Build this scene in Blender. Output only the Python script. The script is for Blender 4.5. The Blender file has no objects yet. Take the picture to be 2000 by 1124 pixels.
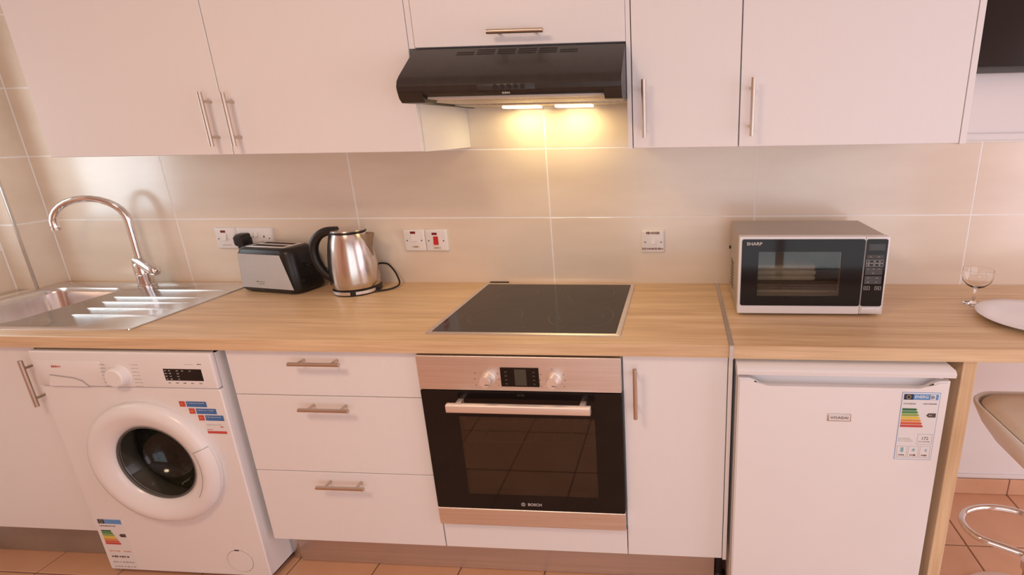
import bpy, bmesh, math, random
from mathutils import Vector, Matrix

random.seed(7)
scn = bpy.context.scene
C = scn.collection
PI = math.pi

# ------------------------------------------------------------------ camera
cam_d = bpy.data.cameras.new('camera')
cam = bpy.data.objects.new('camera', cam_d)
C.objects.link(cam)
ri = Vector((0.99726137, 0.07177454, -0.01783739))
up = Vector((-0.00264659, 0.27566246, 0.96125085))
bk = Vector((0.07391043, -0.95857114, 0.27509748))
cam.matrix_world = Matrix(((ri.x, up.x, bk.x, 0.7596), (ri.y, up.y, bk.y, -1.8565), (ri.z, up.z, bk.z, 1.4731), (0, 0, 0, 1)))
cam_d.sensor_width = 36.0
cam_d.sensor_fit = 'HORIZONTAL'
cam_d.lens = 989.857 / 2000 * 36
cam_d.shift_x = (1000 - 1252.7) / 2000
cam_d.shift_y = (532.9 - 562) / 2000
cam_d.clip_start = 0.02
scn.camera = cam

# ------------------------------------------------------------------ world, lights, exposure
w = bpy.data.worlds.new('sky')
scn.world = w
w.use_nodes = True
w.node_tree.nodes['Background'].inputs[0].default_value = (1.0, 0.80, 0.76, 1)
w.node_tree.nodes['Background'].inputs[1].default_value = 0.3


def area(name, loc, target, sx, sy, power, col):
    d = bpy.data.lights.new(name, 'AREA')
    d.shape = 'RECTANGLE'
    d.size, d.size_y = sx, sy
    d.energy = power
    d.color = col
    o = bpy.data.objects.new(name, d)
    C.objects.link(o)
    o.location = loc
    v = (Vector(target) - Vector(loc)).normalized()
    o.rotation_euler = v.to_track_quat('-Z', 'Y').to_euler()
    return o


# daylight through the glazed balcony door behind the camera, and through the window over the sink
area('balcony_daylight', (1.75, -3.80, 1.15), (1.75, 0, 1.15), 3.1, 2.1, 38, (0.86, 0.92, 1.0))
area('window_daylight', (-2.00, -0.46, 1.42), (0, -0.46, 1.40), 0.52, 0.66, 5.0, (0.80, 0.92, 1.0))
area('side_daylight', (3.47, -1.45, 1.12), (0, -1.45, 1.12), 2.3, 2.0, 38, (1.0, 0.85, 0.97))
scn.view_settings.view_transform = 'Standard'
scn.view_settings.look = 'None'
scn.view_settings.exposure = 0.0
scn.view_settings.gamma = 1.0
scn.view_settings.use_curve_mapping = False

# ------------------------------------------------------------------ materials


def mat(name, col, rough=0.5, metal=0.0, var=0.04, scale=(6, 6, 6), col2=None, coat=0.0, spec=0.5, bump=0.0,
        emit=None, estr=0.0, trans=0.0, ior=1.45, detail=3.0, rvar=0.0):
    m = bpy.data.materials.new(name)
    m.use_nodes = True
    nt = m.node_tree
    b = nt.nodes['Principled BSDF']
    b.inputs['Roughness'].default_value = rough
    b.inputs['Metallic'].default_value = metal
    b.inputs['Specular IOR Level'].default_value = spec
    b.inputs['Coat Weight'].default_value = coat
    b.inputs['Coat Roughness'].default_value = 0.17
    b.inputs['IOR'].default_value = ior
    b.inputs['Transmission Weight'].default_value = trans
    geo = nt.nodes.new('ShaderNodeNewGeometry')
    mp = nt.nodes.new('ShaderNodeMapping')
    mp.inputs['Scale'].default_value = scale
    nz = nt.nodes.new('ShaderNodeTexNoise')
    nz.inputs['Scale'].default_value = 1.0
    nz.inputs['Detail'].default_value = detail
    nt.links.new(geo.outputs['Position'], mp.inputs['Vector'])
    nt.links.new(mp.outputs['Vector'], nz.inputs['Vector'])
    rp = nt.nodes.new('ShaderNodeValToRGB')
    c2 = col2 or tuple(max(0, c * (1 - 2 * var)) for c in col)
    rp.color_ramp.elements[0].position = 0.32
    rp.color_ramp.elements[1].position = 0.68
    rp.color_ramp.elements[0].color = (*c2, 1)
    rp.color_ramp.elements[1].color = (*col, 1)
    nt.links.new(nz.outputs['Fac'], rp.inputs['Fac'])
    nt.links.new(rp.outputs['Color'], b.inputs['Base Color'])
    if bump:
        bp = nt.nodes.new('ShaderNodeBump')
        bp.inputs['Strength'].default_value = bump
        bp.inputs['Distance'].default_value = 0.002
        nt.links.new(nz.outputs['Fac'], bp.inputs['Height'])
        nt.links.new(bp.outputs['Normal'], b.inputs['Normal'])
    if rvar:
        mr = nt.nodes.new('ShaderNodeMapRange')
        mr.inputs['To Min'].default_value = rough - rvar
        mr.inputs['To Max'].default_value = rough + rvar
        nt.links.new(nz.outputs['Fac'], mr.inputs['Value'])
        nt.links.new(mr.outputs['Result'], b.inputs['Roughness'])
    if emit:
        b.inputs['Emission Color'].default_value = (*emit, 1)
        b.inputs['Emission Strength'].default_value = estr
    return m


def wood(name, axis):
    """pale sonoma oak laminate, grain along one axis"""
    m = mat(name, (0.66, 0.455, 0.255), 0.34, spec=0.45)
    nt = m.node_tree
    b = nt.nodes['Principled BSDF']
    geo = [n for n in nt.nodes if n.type == 'NEW_GEOMETRY'][0]
    mp = [n for n in nt.nodes if n.type == 'MAPPING'][0]
    rp = [n for n in nt.nodes if n.type == 'VALTORGB'][0]
    nz = [n for n in nt.nodes if n.type == 'TEX_NOISE'][0]
    s = [26, 26, 26]
    s[axis] = 1.3
    mp.inputs['Scale'].default_value = s
    nz.inputs['Detail'].default_value = 5
    nz.inputs['Distortion'].default_value = 0.6
    e = rp.color_ramp.elements
    e[0].position, e[1].position = 0.30, 0.72
    e[0].color = (0.66, 0.435, 0.245, 1)
    e[1].color = (0.85, 0.63, 0.39, 1)
    mp2 = nt.nodes.new('ShaderNodeMapping')
    s2 = [150, 150, 150]
    s2[axis] = 5
    mp2.inputs['Scale'].default_value = s2
    n2 = nt.nodes.new('ShaderNodeTexNoise')
    n2.inputs['Scale'].default_value = 1
    n2.inputs['Detail'].default_value = 2
    nt.links.new(geo.outputs['Position'], mp2.inputs['Vector'])
    nt.links.new(mp2.outputs['Vector'], n2.inputs['Vector'])
    mx = nt.nodes.new('ShaderNodeMix')
    mx.data_type = 'RGBA'
    mx.blend_type = 'MULTIPLY'
    mx.inputs[0].default_value = 0.35
    r2 = nt.nodes.new('ShaderNodeValToRGB')
    r2.color_ramp.elements[0].position = 0.35
    r2.color_ramp.elements[0].color = (0.62, 0.55, 0.48, 1)
    r2.color_ramp.elements[1].position = 0.6
    nt.links.new(n2.outputs['Fac'], r2.inputs['Fac'])
    nt.links.new(rp.outputs['Color'], mx.inputs[6])
    nt.links.new(r2.outputs['Color'], mx.inputs[7])
    nt.links.new(mx.outputs[2], b.inputs['Base Color'])
    return m


def thin_glass(name, tint, refl=0.10, rough=0.02, trans=1.0):
    """a pane: tinted see-through with a glossy film"""
    m = bpy.data.materials.new(name)
    m.use_nodes = True
    nt = m.node_tree
    nt.nodes.remove(nt.nodes['Principled BSDF'])
    out = [n for n in nt.nodes if n.type == 'OUTPUT_MATERIAL'][0]
    t = nt.nodes.new('ShaderNodeBsdfTransparent')
    t.inputs[0].default_value = (*tint, 1)
    g = nt.nodes.new('ShaderNodeBsdfGlossy')
    g.inputs['Roughness'].default_value = rough
    lw = nt.nodes.new('ShaderNodeLayerWeight')
    lw.inputs[0].default_value = 0.5
    fr = nt.nodes.new('ShaderNodeMath')
    fr.operation = 'POWER'
    fr.inputs[1].default_value = 5.0
    nt.links.new(lw.outputs['Facing'], fr.inputs[0])
    mth = nt.nodes.new('ShaderNodeMath')
    mth.operation = 'MULTIPLY_ADD'
    mth.inputs[1].default_value = 0.9
    mth.inputs[2].default_value = refl
    mth.use_clamp = True
    mx = nt.nodes.new('ShaderNodeMixShader')
    nt.links.new(fr.outputs[0], mth.inputs[0])
    nt.links.new(mth.outputs[0], mx.inputs[0])
    nt.links.new(t.outputs[0], mx.inputs[1])
    nt.links.new(g.outputs[0], mx.inputs[2])
    nt.links.new(mx.outputs[0], out.inputs[0])
    return m


M = {}
M['white'] = mat('white_laminate', (0.86, 0.83, 0.82), 0.38, var=0.004, scale=(60, 60, 9))
M['white_in'] = mat('white_carcass', (0.80, 0.77, 0.75), 0.5, var=0.015)
M['appl'] = mat('white_enamel', (0.87, 0.84, 0.83), 0.28, var=0.01, coat=0.2)
M['appl2'] = mat('white_plastic', (0.86, 0.83, 0.82), 0.35, var=0.012)
M['grey_line'] = mat('grey_print', (0.42, 0.38, 0.36), 0.6)
M['wood_x'] = wood('oak_laminate', 0)
M['wood_z'] = wood('oak_laminate_upright', 2)
M['tile'] = mat('beige_glazed_tile', (0.86, 0.745, 0.615), 0.25, col2=(0.79, 0.665, 0.535), scale=(2.2, 9, 9), detail=5, coat=1.0)
M['grout'] = mat('pale_grout', (0.97, 0.94, 0.90), 0.6, var=0.02, scale=(30, 30, 30))
M['floor'] = mat('terracotta_tile', (0.72, 0.42, 0.265), 0.38, col2=(0.65, 0.365, 0.215), scale=(7, 7, 7), detail=5)
M['fgrout'] = mat('brown_grout', (0.30, 0.17, 0.10), 0.85, var=0.1, scale=(40, 40, 40))
M['paint'] = mat('white_wall_paint', (0.85, 0.80, 0.78), 0.7, var=0.012, scale=(3, 3, 3))
M['peach'] = mat('peach_wall_paint', (0.78, 0.54, 0.42), 0.8, var=0.02, scale=(2, 2, 2))
M['ceil'] = mat('ceiling_paint', (0.85, 0.78, 0.74), 0.85, var=0.01, scale=(2, 2, 2))
M['steel'] = mat('brushed_steel', (0.88, 0.83, 0.80), 0.42, 1.0, var=0.05, scale=(3, 160, 160), rvar=0.05)
M['steel_v'] = mat('brushed_steel_round', (0.72, 0.65, 0.60), 0.22, 1.0, var=0.05, scale=(120, 120, 3), rvar=0.04)
M['nickel'] = mat('satin_nickel', (0.62, 0.53, 0.45), 0.33, 1.0, var=0.04)
M['chrome'] = mat('chrome', (0.80, 0.77, 0.75), 0.08, 1.0, var=0.01)
M['sinksteel'] = mat('sink_steel', (0.74, 0.70, 0.68), 0.20, 1.0, var=0.03, scale=(4, 90, 4), rvar=0.04)
M['alu'] = mat('aluminium_trim', (0.70, 0.66, 0.63), 0.38, 1.0, var=0.03)
M['black'] = mat('black_plastic', (0.018, 0.015, 0.014), 0.34, var=0.1)
M['blackg'] = mat('black_glass', (0.014, 0.010, 0.009), 0.07, var=0.1, spec=0.32)
M['hobglass'] = mat('ceramic_glass', (0.022, 0.016, 0.012), 0.12, var=0.15, scale=(40, 40, 40))
M['hobmark'] = mat('hob_print', (0.10, 0.085, 0.07), 0.3)
M['hoodblack'] = mat('hood_black_enamel', (0.034, 0.027, 0.022), 0.33, var=0.1, scale=(40, 40, 40), bump=0.05)
M['hoodgrey'] = mat('hood_panel_print', (0.040, 0.033, 0.029), 0.4)
M['filter'] = mat('aluminium_filter', (0.62, 0.55, 0.48), 0.45, 0.7, var=0.15, scale=(180, 180, 180))
M['lampglass'] = mat('lamp_diffuser', (0.9, 0.85, 0.7), 0.4, emit=(1.0, 0.82, 0.50), estr=3.5)
M['ceillamp'] = mat('ceiling_lamp_diffuser', (0.9, 0.86, 0.8), 0.5, emit=(1.0, 0.75, 0.48), estr=2.5)
M['visor'] = mat('pale_visor', (0.66, 0.58, 0.50), 0.4, var=0.02)
M['palealu'] = mat('pale_satin_aluminium', (0.90, 0.80, 0.72), 0.45, 0.75, var=0.02)
M['twhite'] = mat('toaster_white_metal', (0.97, 0.95, 0.94), 0.3, var=0.01)
M['dark'] = mat('dark_gap', (0.03, 0.025, 0.022), 0.8)
M['drum'] = mat('drum_steel', (0.22, 0.20, 0.17), 0.5, 0.5, var=0.15, scale=(90, 90, 90))
M['rubber'] = mat('grey_rubber', (0.14, 0.13, 0.12), 0.6)
M['doorglass'] = thin_glass('washer_door_glass', (0.72, 0.72, 0.64), 0.04, 0.10)
M['ovenglass'] = thin_glass('oven_door_glass', (0.42, 0.36, 0.31), 0.10, 0.03)
M['mwglass'] = thin_glass('microwave_door_glass', (0.66, 0.63, 0.57), 0.05, 0.03)
M['pane'] = thin_glass('window_glass', (0.96, 0.97, 0.97), 0.02, 0.01)
M['cavity'] = mat('oven_cavity', (0.10, 0.085, 0.075), 0.45, var=0.2)
M['mwcav'] = mat('microwave_cavity', (0.80, 0.78, 0.74), 0.5, var=0.05)
M['wire'] = mat('rack_wire', (0.60, 0.54, 0.48), 0.3, 1.0)
M['mwbody'] = mat('silver_paint', (0.50, 0.44, 0.39), 0.38, 0.55, var=0.03)
M['mwwhite'] = mat('pale_silver_plastic', (0.80, 0.76, 0.75), 0.32, 0.1, var=0.02)
M['mwmark'] = mat('key_print', (0.30, 0.27, 0.25), 0.5)
M['mwkey'] = mat('grey_key', (0.07, 0.065, 0.063), 0.45)
M['mwline'] = mat('pale_key_line', (0.48, 0.45, 0.43), 0.5)
M['lcd'] = mat('dark_display', (0.045, 0.04, 0.038), 0.15)
M['lcd2'] = mat('green_grey_display', (0.075, 0.07, 0.055), 0.2)
M['ink'] = mat('dark_print', (0.10, 0.07, 0.06), 0.6)
M['pen'] = mat('brown_pen', (0.20, 0.08, 0.04), 0.6)
M['paper'] = mat('label_paper', (0.82, 0.80, 0.80), 0.45, var=0.01)
M['letter'] = mat('pale_lettering', (0.62, 0.58, 0.55), 0.4)
M['red'] = mat('red_print', (0.62, 0.075, 0.055), 0.45)
M['redsw'] = mat('red_switch', (0.62, 0.030, 0.030), 0.3)
M['neon'] = mat('dark_red_neon', (0.22, 0.02, 0.02), 0.25)
M['blue'] = mat('blue_print', (0.05, 0.17, 0.44), 0.45, var=0.08)
M['sky'] = mat('light_blue_print', (0.12, 0.33, 0.68), 0.45)
M['navy'] = mat('navy_print', (0.02, 0.03, 0.09), 0.45)
M['g1'] = mat('dark_green_print', (0.03, 0.17, 0.06), 0.5)
M['g2'] = mat('green_print', (0.08, 0.30, 0.06), 0.5)
M['g3'] = mat('light_green_print', (0.33, 0.42, 0.08), 0.5)
M['yel'] = mat('yellow_print', (0.80, 0.60, 0.05), 0.5)
M['org'] = mat('orange_print', (0.78, 0.30, 0.06), 0.5)
M['ro'] = mat('vermilion_print', (0.70, 0.12, 0.05), 0.5)
M['cyan'] = mat('teal_print', (0.25, 0.50, 0.55), 0.5)
M['plinth'] = mat('brushed_brown_plinth', (0.60, 0.44, 0.35), 0.35, 0.35, var=0.06, scale=(2, 40, 90))
M['plinth2'] = mat('dull_plinth', (0.40, 0.31, 0.25), 0.5, 0.2, var=0.08)
M['socket'] = mat('white_socket_plastic', (0.87, 0.83, 0.81), 0.3, var=0.01)
M['cream'] = mat('cream_leatherette', (0.74, 0.64, 0.51), 0.42, var=0.02, scale=(25, 25, 25))
M['cream2'] = mat('cream_shell', (0.78, 0.73, 0.66), 0.3, var=0.01)
M['china'] = mat('white_china', (0.88, 0.86, 0.87), 0.14, var=0.01, coat=0.3)
M['towel'] = mat('white_towel', (0.90, 0.88, 0.84), 0.95, var=0.06, scale=(160, 160, 160), bump=0.4)
M['towel2'] = mat('grey_towel', (0.22, 0.19, 0.18), 0.95, var=0.06, scale=(160, 160, 160), bump=0.4)
M['glass'] = mat('clear_glass', (1, 1, 1), 0.0, var=0.0, trans=1.0)
M['tv'] = mat('television_screen', (0.012, 0.010, 0.010), 0.10, var=0.05, coat=0.3)
M['bezel'] = mat('grey_bezel', (0.075, 0.062, 0.056), 0.4)
M['pvc'] = mat('white_window_frame', (0.85, 0.84, 0.83), 0.35, var=0.01)

# ------------------------------------------------------------------ geometry helpers


def box(bm, x0, x1, y0, y1, z0, z1, bev=0.0, seg=2, only=None):
    g = bmesh.ops.create_cube(bm, size=1.0)
    vs = g['verts']
    for v in vs:
        v.co = Vector(((x0 + x1) / 2 + v.co.x * (x1 - x0), (y0 + y1) / 2 + v.co.y * (y1 - y0), (z0 + z1) / 2 + v.co.z * (z1 - z0)))
    if bev > 0:
        es = list({e for v in vs for e in v.link_edges})
        if only:
            es = [e for e in es if only(e)]
        bmesh.ops.bevel(bm, geom=es, offset=min(bev, 0.49 * min(abs(x1 - x0), abs(y1 - y0), abs(z1 - z0))), segments=seg, affect='EDGES', profile=0.5)


def frame_of(d):
    d = d.normalized()
    a = Vector((0, 0, 1)) if abs(d.z) < 0.9 else Vector((1, 0, 0))
    u = d.cross(a).normalized()
    return u, d.cross(u).normalized()


def tube(bm, pts, r, seg=10, closed=False, caps=True):
    pts = [Vector(p) for p in pts]
    rs = r if isinstance(r, (list, tuple)) else [r] * len(pts)
    n = len(pts)
    rings = []
    u = None
    for i, p in enumerate(pts):
        if closed:
            d = pts[(i + 1) % n] - pts[i - 1]
        else:
            d = pts[min(i + 1, n - 1)] - pts[max(i - 1, 0)]
        d.normalize()
        if u is None:
            u, v = frame_of(d)
        else:
            u = (u - d * u.dot(d)).normalized()
            v = d.cross(u).normalized()
        rings.append([bm.verts.new(p + (u * math.cos(2 * PI * k / seg) + v * math.sin(2 * PI * k / seg)) * rs[i]) for k in range(seg)])
    m = n if closed else n - 1
    for i in range(m):
        a, b = rings[i], rings[(i + 1) % n]
        for k in range(seg):
            bm.faces.new((a[k], a[(k + 1) % seg], b[(k + 1) % seg], b[k]))
    if caps and not closed:
        bm.faces.new(rings[0])
        bm.faces.new(list(reversed(rings[-1])))


def cyl(bm, p0, p1, r0, r1=None, seg=20):
    tube(bm, [p0, p1], [r0, r0 if r1 is None else r1], seg)


def smooth_path(pts, n=6, closed=False):
    pts = [Vector(p) for p in pts]
    out = []
    N = len(pts)
    rng = range(N) if closed else range(N - 1)
    for i in rng:
        if closed:
            p0, p1, p2, p3 = pts[i - 1], pts[i], pts[(i + 1) % N], pts[(i + 2) % N]
        else:
            p0, p1, p2, p3 = pts[max(i - 1, 0)], pts[i], pts[i + 1], pts[min(i + 2, N - 1)]
        for k in range(n):
            t = k / n
            out.append(0.5 * ((2 * p1) + (-p0 + p2) * t + (2 * p0 - 5 * p1 + 4 * p2 - p3) * t * t + (-p0 + 3 * p1 - 3 * p2 + p3) * t ** 3))
    if not closed:
        out.append(pts[-1])
    return out


def lathe(bm, prof, c, axis='z', seg=40, a0=0.0, a1=2 * PI):
    """prof: (radius, height along axis); the axis runs through c"""
    full = abs(a1 - a0 - 2 * PI) < 1e-6
    n = seg if full else seg + 1
    rings = []
    for r, h in prof:
        ring = []
        for k in range(n):
            a = a0 + (a1 - a0) * k / seg
            ca, sa = math.cos(a) * r, math.sin(a) * r
            p = (ca, sa, h) if axis == 'z' else (ca, h, sa)
            ring.append(bm.verts.new(Vector(c) + Vector(p)))
            if r == 0:
                break
        rings.append(ring)
    for a, b in zip(rings, rings[1:]):
        m = seg if full else seg
        for k in range(m):
            k2 = (k + 1) % n
            if len(a) == 1 and len(b) == 1:
                continue
            if len(a) == 1:
                bm.faces.new((a[0], b[k], b[k2]))
            elif len(b) == 1:
                bm.faces.new((a[k], b[0], a[k2]))
            else:
                bm.faces.new((a[k], a[k2], b[k2], b[k]))


def prism(bm, poly, axis, a, b):
    """poly in the two other axes (in x,y,z order), extruded along axis from a to b"""
    def P(p, t):
        if axis == 'x':
            return Vector((t, p[0], p[1]))
        if axis == 'y':
            return Vector((p[0], t, p[1]))
        return Vector((p[0], p[1], t))
    A = [bm.verts.new(P(p, a)) for p in poly]
    B = [bm.verts.new(P(p, b)) for p in poly]
    n = len(poly)
    for i in range(n):
        bm.faces.new((A[i], A[(i + 1) % n], B[(i + 1) % n], B[i]))
    bm.faces.new(A)
    bm.faces.new(list(reversed(B)))


def rrect(x0, x1, y0, y1, r, n=5):
    pts = []
    for cx, cy, a in ((x1 - r, y1 - r, 0), (x0 + r, y1 - r, PI / 2), (x0 + r, y0 + r, PI), (x1 - r, y0 + r, 1.5 * PI)):
        for k in range(n + 1):
            t = a + PI / 2 * k / n
            pts.append((cx + r * math.cos(t), cy + r * math.sin(t)))
    return pts


def loft(bm, loops, cap0=True, cap1=True):
    R = [[bm.verts.new(Vector(p)) for p in L] for L in loops]
    n = len(R[0])
    for a, b in zip(R, R[1:]):
        for k in range(n):
            bm.faces.new((a[k], a[(k + 1) % n], b[(k + 1) % n], b[k]))
    if cap0:
        bm.faces.new(list(reversed(R[0])))
    if cap1:
        bm.faces.new(R[-1])
    return R


def fill_ring(bm, outer, inner):
    """flat face between an outer and an inner vertex loop"""
    es = []
    for L in (outer, inner):
        for i in range(len(L)):
            a, b = L[i], L[(i + 1) % len(L)]
            e = bm.edges.get((a, b)) or bm.edges.new((a, b))
            es.append(e)
    bmesh.ops.triangle_fill(bm, use_beauty=True, use_dissolve=False, edges=es)


ORG = {}


def finish(bm, smooth=True, ang=35):
    bmesh.ops.recalc_face_normals(bm, faces=bm.faces)
    me = bpy.data.meshes.new('mesh')
    bm.to_mesh(me)
    bm.free()
    if smooth:
        me.shade_smooth()
        me.set_sharp_from_angle(angle=math.radians(ang))
    return me


def obj(name, bm, m, parent=None, local=False, smooth=True, ang=35, label=None):
    """one mesh object; world coordinates are moved into the parent's frame unless local"""
    me = bm if isinstance(bm, bpy.types.Mesh) else finish(bm, smooth, ang)
    me.name = name
    if m is not None:
        me.materials.clear()
        me.materials.append(M[m])
    o = bpy.data.objects.new(name, me)
    C.objects.link(o)
    if parent is not None:
        o.parent = parent
        if not local:
            me.transform(Matrix.Translation(-ORG[parent.name]))
            ORG[o.name] = ORG[parent.name].copy()
        else:
            ORG[o.name] = Vector((0, 0, 0))
    else:
        xs = [v.co for v in me.vertices]
        c = Vector(((min(v.x for v in xs) + max(v.x for v in xs)) / 2, (min(v.y for v in xs) + max(v.y for v in xs)) / 2, min(v.z for v in xs)))
        me.transform(Matrix.Translation(-c))
        o.location = c
        ORG[o.name] = c
    if label:
        o['label'] = label
    return o


def thing(name, label, cat, loc, rotz=0.0, group=None):
    o = bpy.data.objects.new(name, None)
    o.empty_display_size = 0.05
    C.objects.link(o)
    o.location = loc
    o.rotation_euler = (0, 0, rotz)
    o['label'] = label
    o['category'] = cat
    if group:
        o['group'] = group
    ORG[o.name] = Vector(loc)
    return o


def tag(o, label, cat, group=None):
    o['label'] = label
    o['category'] = cat
    if group:
        o['group'] = group
    return o


def struct(o, label=None):
    o['kind'] = 'structure'
    if label:
        o['label'] = label
    return o


def B():
    return bmesh.new()


def bobj(name, m, parent, *a, bev=0.0, seg=2, local=False, label=None):
    bm = B()
    box(bm, *a, bev=bev, seg=seg)
    return obj(name, bm, m, parent, local, label=label)


TXT = {}


def text(name, s, parent, x, y, z, size, m, align='CENTER', up_axis='z', local=False, sx=1.0, bold=0.0):
    """flat lettering facing the viewer (-y), or lying flat when up_axis is y"""
    key = (s, align, bold)
    if key not in TXT:
        cu = bpy.data.curves.new('t', 'FONT')
        cu.body = s
        cu.size = 1.0
        cu.align_x = align
        cu.align_y = 'CENTER'
        cu.resolution_u = 3
        cu.offset = bold
        to = bpy.data.objects.new('t', cu)
        C.objects.link(to)
        dg = bpy.context.evaluated_depsgraph_get()
        me = bpy.data.meshes.new_from_object(to.evaluated_get(dg))
        bpy.data.objects.remove(to)
        TXT[key] = me
    me = TXT[key].copy()
    R = Matrix.Rotation(PI / 2, 4, 'X') if up_axis == 'z' else Matrix.Identity(4)
    me.transform(Matrix.Translation((x, y, z)) @ R @ Matrix.Diagonal((size * sx, size, size, 1)))
    return obj(name, me, m, parent, local)


def marks(name, parent, x0, x1, y, z, h, m, n=8, local=False, horiz=0.35):
    """print too small to read: a run of little strokes facing -y"""
    bm = B()
    step = (x1 - x0) / n
    for i in range(n):
        xa = x0 + i * step
        hh = h * random.uniform(0.6, 1.0)
        box(bm, xa, xa + step * random.uniform(0.45, 0.8), y - 0.0003, y, z - hh / 2, z - hh / 2 + hh)
    return obj(name, bm, m, parent, local, smooth=False)


def bar_handle(parent, p0, p1, y_face, stand=0.032, r=0.006):
    """round bar pull with two posts; p0, p1 are (x, z) ends"""
    bm = B()
    y = y_face - stand
    a, b = Vector((p0[0], y, p0[1])), Vector((p1[0], y, p1[1]))
    cyl(bm, a, b, r, seg=14)
    for t in (0.17, 0.83):
        q = a.lerp(b, t)
        cyl(bm, q, Vector((q.x, y_face + 0.001, q.z)), r * 0.72, seg=10)
    return obj('handle', bm, 'nickel', parent, label='satin nickel bar handle')


# ------------------------------------------------------------------ key dimensions (metres)
XL = -1.785        # left wall face
XREC = -1.875      # back of the window recess
YREC = -0.114      # where the recess starts
YF = -0.5543       # base unit fronts
YW = -0.572        # worktop front
ZT = 0.8983        # worktop top
ZB = 0.8617        # worktop underside
Z1, Z2 = 1.1559, 1.4073
TP, TX = 0.7555, 0.2779
YU = -0.3655       # wall unit fronts
ZU = 1.4156        # wall unit underside
XR, YBK, ZC = 3.4, -3.75, 2.55

# ------------------------------------------------------------------ the setting
bm = B()
box(bm, XREC - 0.3, XR + 0.1, YBK - 0.1, 0.15, -0.12, -0.003)
floor = struct(obj('floor', bm, 'fgrout', smooth=False), 'floor of square terracotta tiles with brown grout')
bm = B()
box(bm, 0.0025, 0.2975, 0.0025, 0.2975, -0.006, 0.0, bev=0.0015, seg=1)
tile_me = finish(bm, False)
tile_me.materials.append(M['floor'])
for i in range(-13, 6):
    for j in range(1, 12):
        x = 1.80 + 0.3 * i
        y = -0.288 - 0.3 * j
        o = bpy.data.objects.new('floor_tile', tile_me)
        C.objects.link(o)
        o.parent = floor
        o.location = Vector((x, y - 0.0, 0)) - ORG['floor']
for i in range(-13, 6):
    o = bpy.data.objects.new('floor_tile', tile_me)
    C.objects.link(o)
    o.parent = floor
    o.scale = (1, 0.96, 1)
    o.location = Vector((1.80 + 0.3 * i, -0.288, 0)) - ORG['floor']

# back wall with its glazed tiles
bm = B()
box(bm, XREC - 0.3, XR + 0.1, 0.0005, 0.15, -0.1, ZC)
wall_back = struct(obj('wall_back', bm, 'grout', smooth=False), 'back wall with large beige tiles above the worktop')
G = 0.0024


def wtile(parent, x0, x1, z0, z1):
    bm = B()
    box(bm, x0 + G, x1 - G, 0.0, 0.008, z0 + G, z1 - G, bev=0.0006, seg=1)
    return obj('wall_tile', bm, 'tile', parent, smooth=False)


rows = [(ZT - 0.03, Z1), (Z1, Z2), (Z2, 1.6587), (1.6587, 1.910), (1.910, 2.162)]
for k, (za, zb) in enumerate(rows):
    for i in range(-3, 5):
        xa, xb = TX + (i) * TP, TX + (i + 1) * TP
        xa, xb = max(xa, XL), min(xb, XR)
        if k >= 2:
            xb = min(xb, 0.626)
        if xb - xa > 0.01:
            wtile(wall_back, xa, xb, za, zb)
bobj('plaster', 'paint', wall_back, XL, XR, 0.0001, 0.0006, -0.003, ZT - 0.031, label='white painted plaster below the worktop')
bobj('plaster', 'paint', wall_back, 0.63, XR, -0.002, 0.0005, 1.416, ZC, label='white painted plaster above the tiles')
struct(bobj('trim_1', 'white', None, 1.545, XR, -0.014, 0.0, 1.411, 1.4335, bev=0.002), 'white ledge strip along the top of the tiles')

# left wall: a tiled pier, a return and the window recess
bm = B()
box(bm, XREC - 0.3, XL - 0.0005, YREC + 0.0005, 0.15, -0.1, ZC)
WZ0, WZ1, WY0, WY1 = 1.06, 1.80, -0.19, -0.73
box(bm, XREC - 0.3, XREC - 0.0005, WY0, YREC + 0.0005, -0.1, ZC)
box(bm, XREC - 0.3, XREC - 0.0005, YBK, WY1, -0.1, ZC)
box(bm, XREC - 0.3, XREC - 0.0005, WY1, WY0, -0.1, WZ0)
box(bm, XREC - 0.3, XREC - 0.0005, WY1, WY0, WZ1, ZC)
wall_left = struct(obj('wall_left', bm, 'grout', smooth=False), 'left wall tiled in beige with the window recess over the sink')
for (za, zb) in rows:
    bm = B()
    box(bm, XL - 0.008, XL, YREC + 0.006, -G, za + G, zb - G, bev=0.0012, seg=1)
    obj('wall_tile', bm, 'tile', wall_left, smooth=False)
    bm = B()
    box(bm, XREC + G, XL - 0.006, YREC, YREC + 0.008, za + G, zb - G, bev=0.0012, seg=1)
    obj('wall_tile', bm, 'tile', wall_left, smooth=False)
    if za < 1.0:
        for ya, yb in ((YREC, -0.62), (-0.62, -1.375)):
            bm = B()
            box(bm, XREC - 0.008, XREC, yb + G, ya - G, za + G, 1.058, bev=0.0012, seg=1)
            obj('wall_tile', bm, 'tile', wall_left, smooth=False)
    else:
        bm = B()
        box(bm, XREC - 0.008, XREC, WY0 + 0.002, YREC - G, za + G, zb - G, bev=0.0012, seg=1)
        obj('wall_tile', bm, 'tile', wall_left, smooth=False)
bobj('plaster', 'peach', wall_left, XREC - 0.0004, XREC, YBK, -1.38, 0.0, ZC)
struct(bobj('trim_2', 'alu', None, XL - 0.007, XL + 0.0015, YREC - 0.002, YREC + 0.006, ZT - 0.002, ZC - 0.01, bev=0.002), 'slim metal corner trim at the edge of the window recess')
# sill filling the recess at worktop level
struct(bobj('trim_3', 'tile', None, XREC, XL - 0.001, -1.375, YREC - 0.001, ZT - 0.030, ZT - 0.001, bev=0.002), 'tiled sill of the window recess at worktop height')
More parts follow.
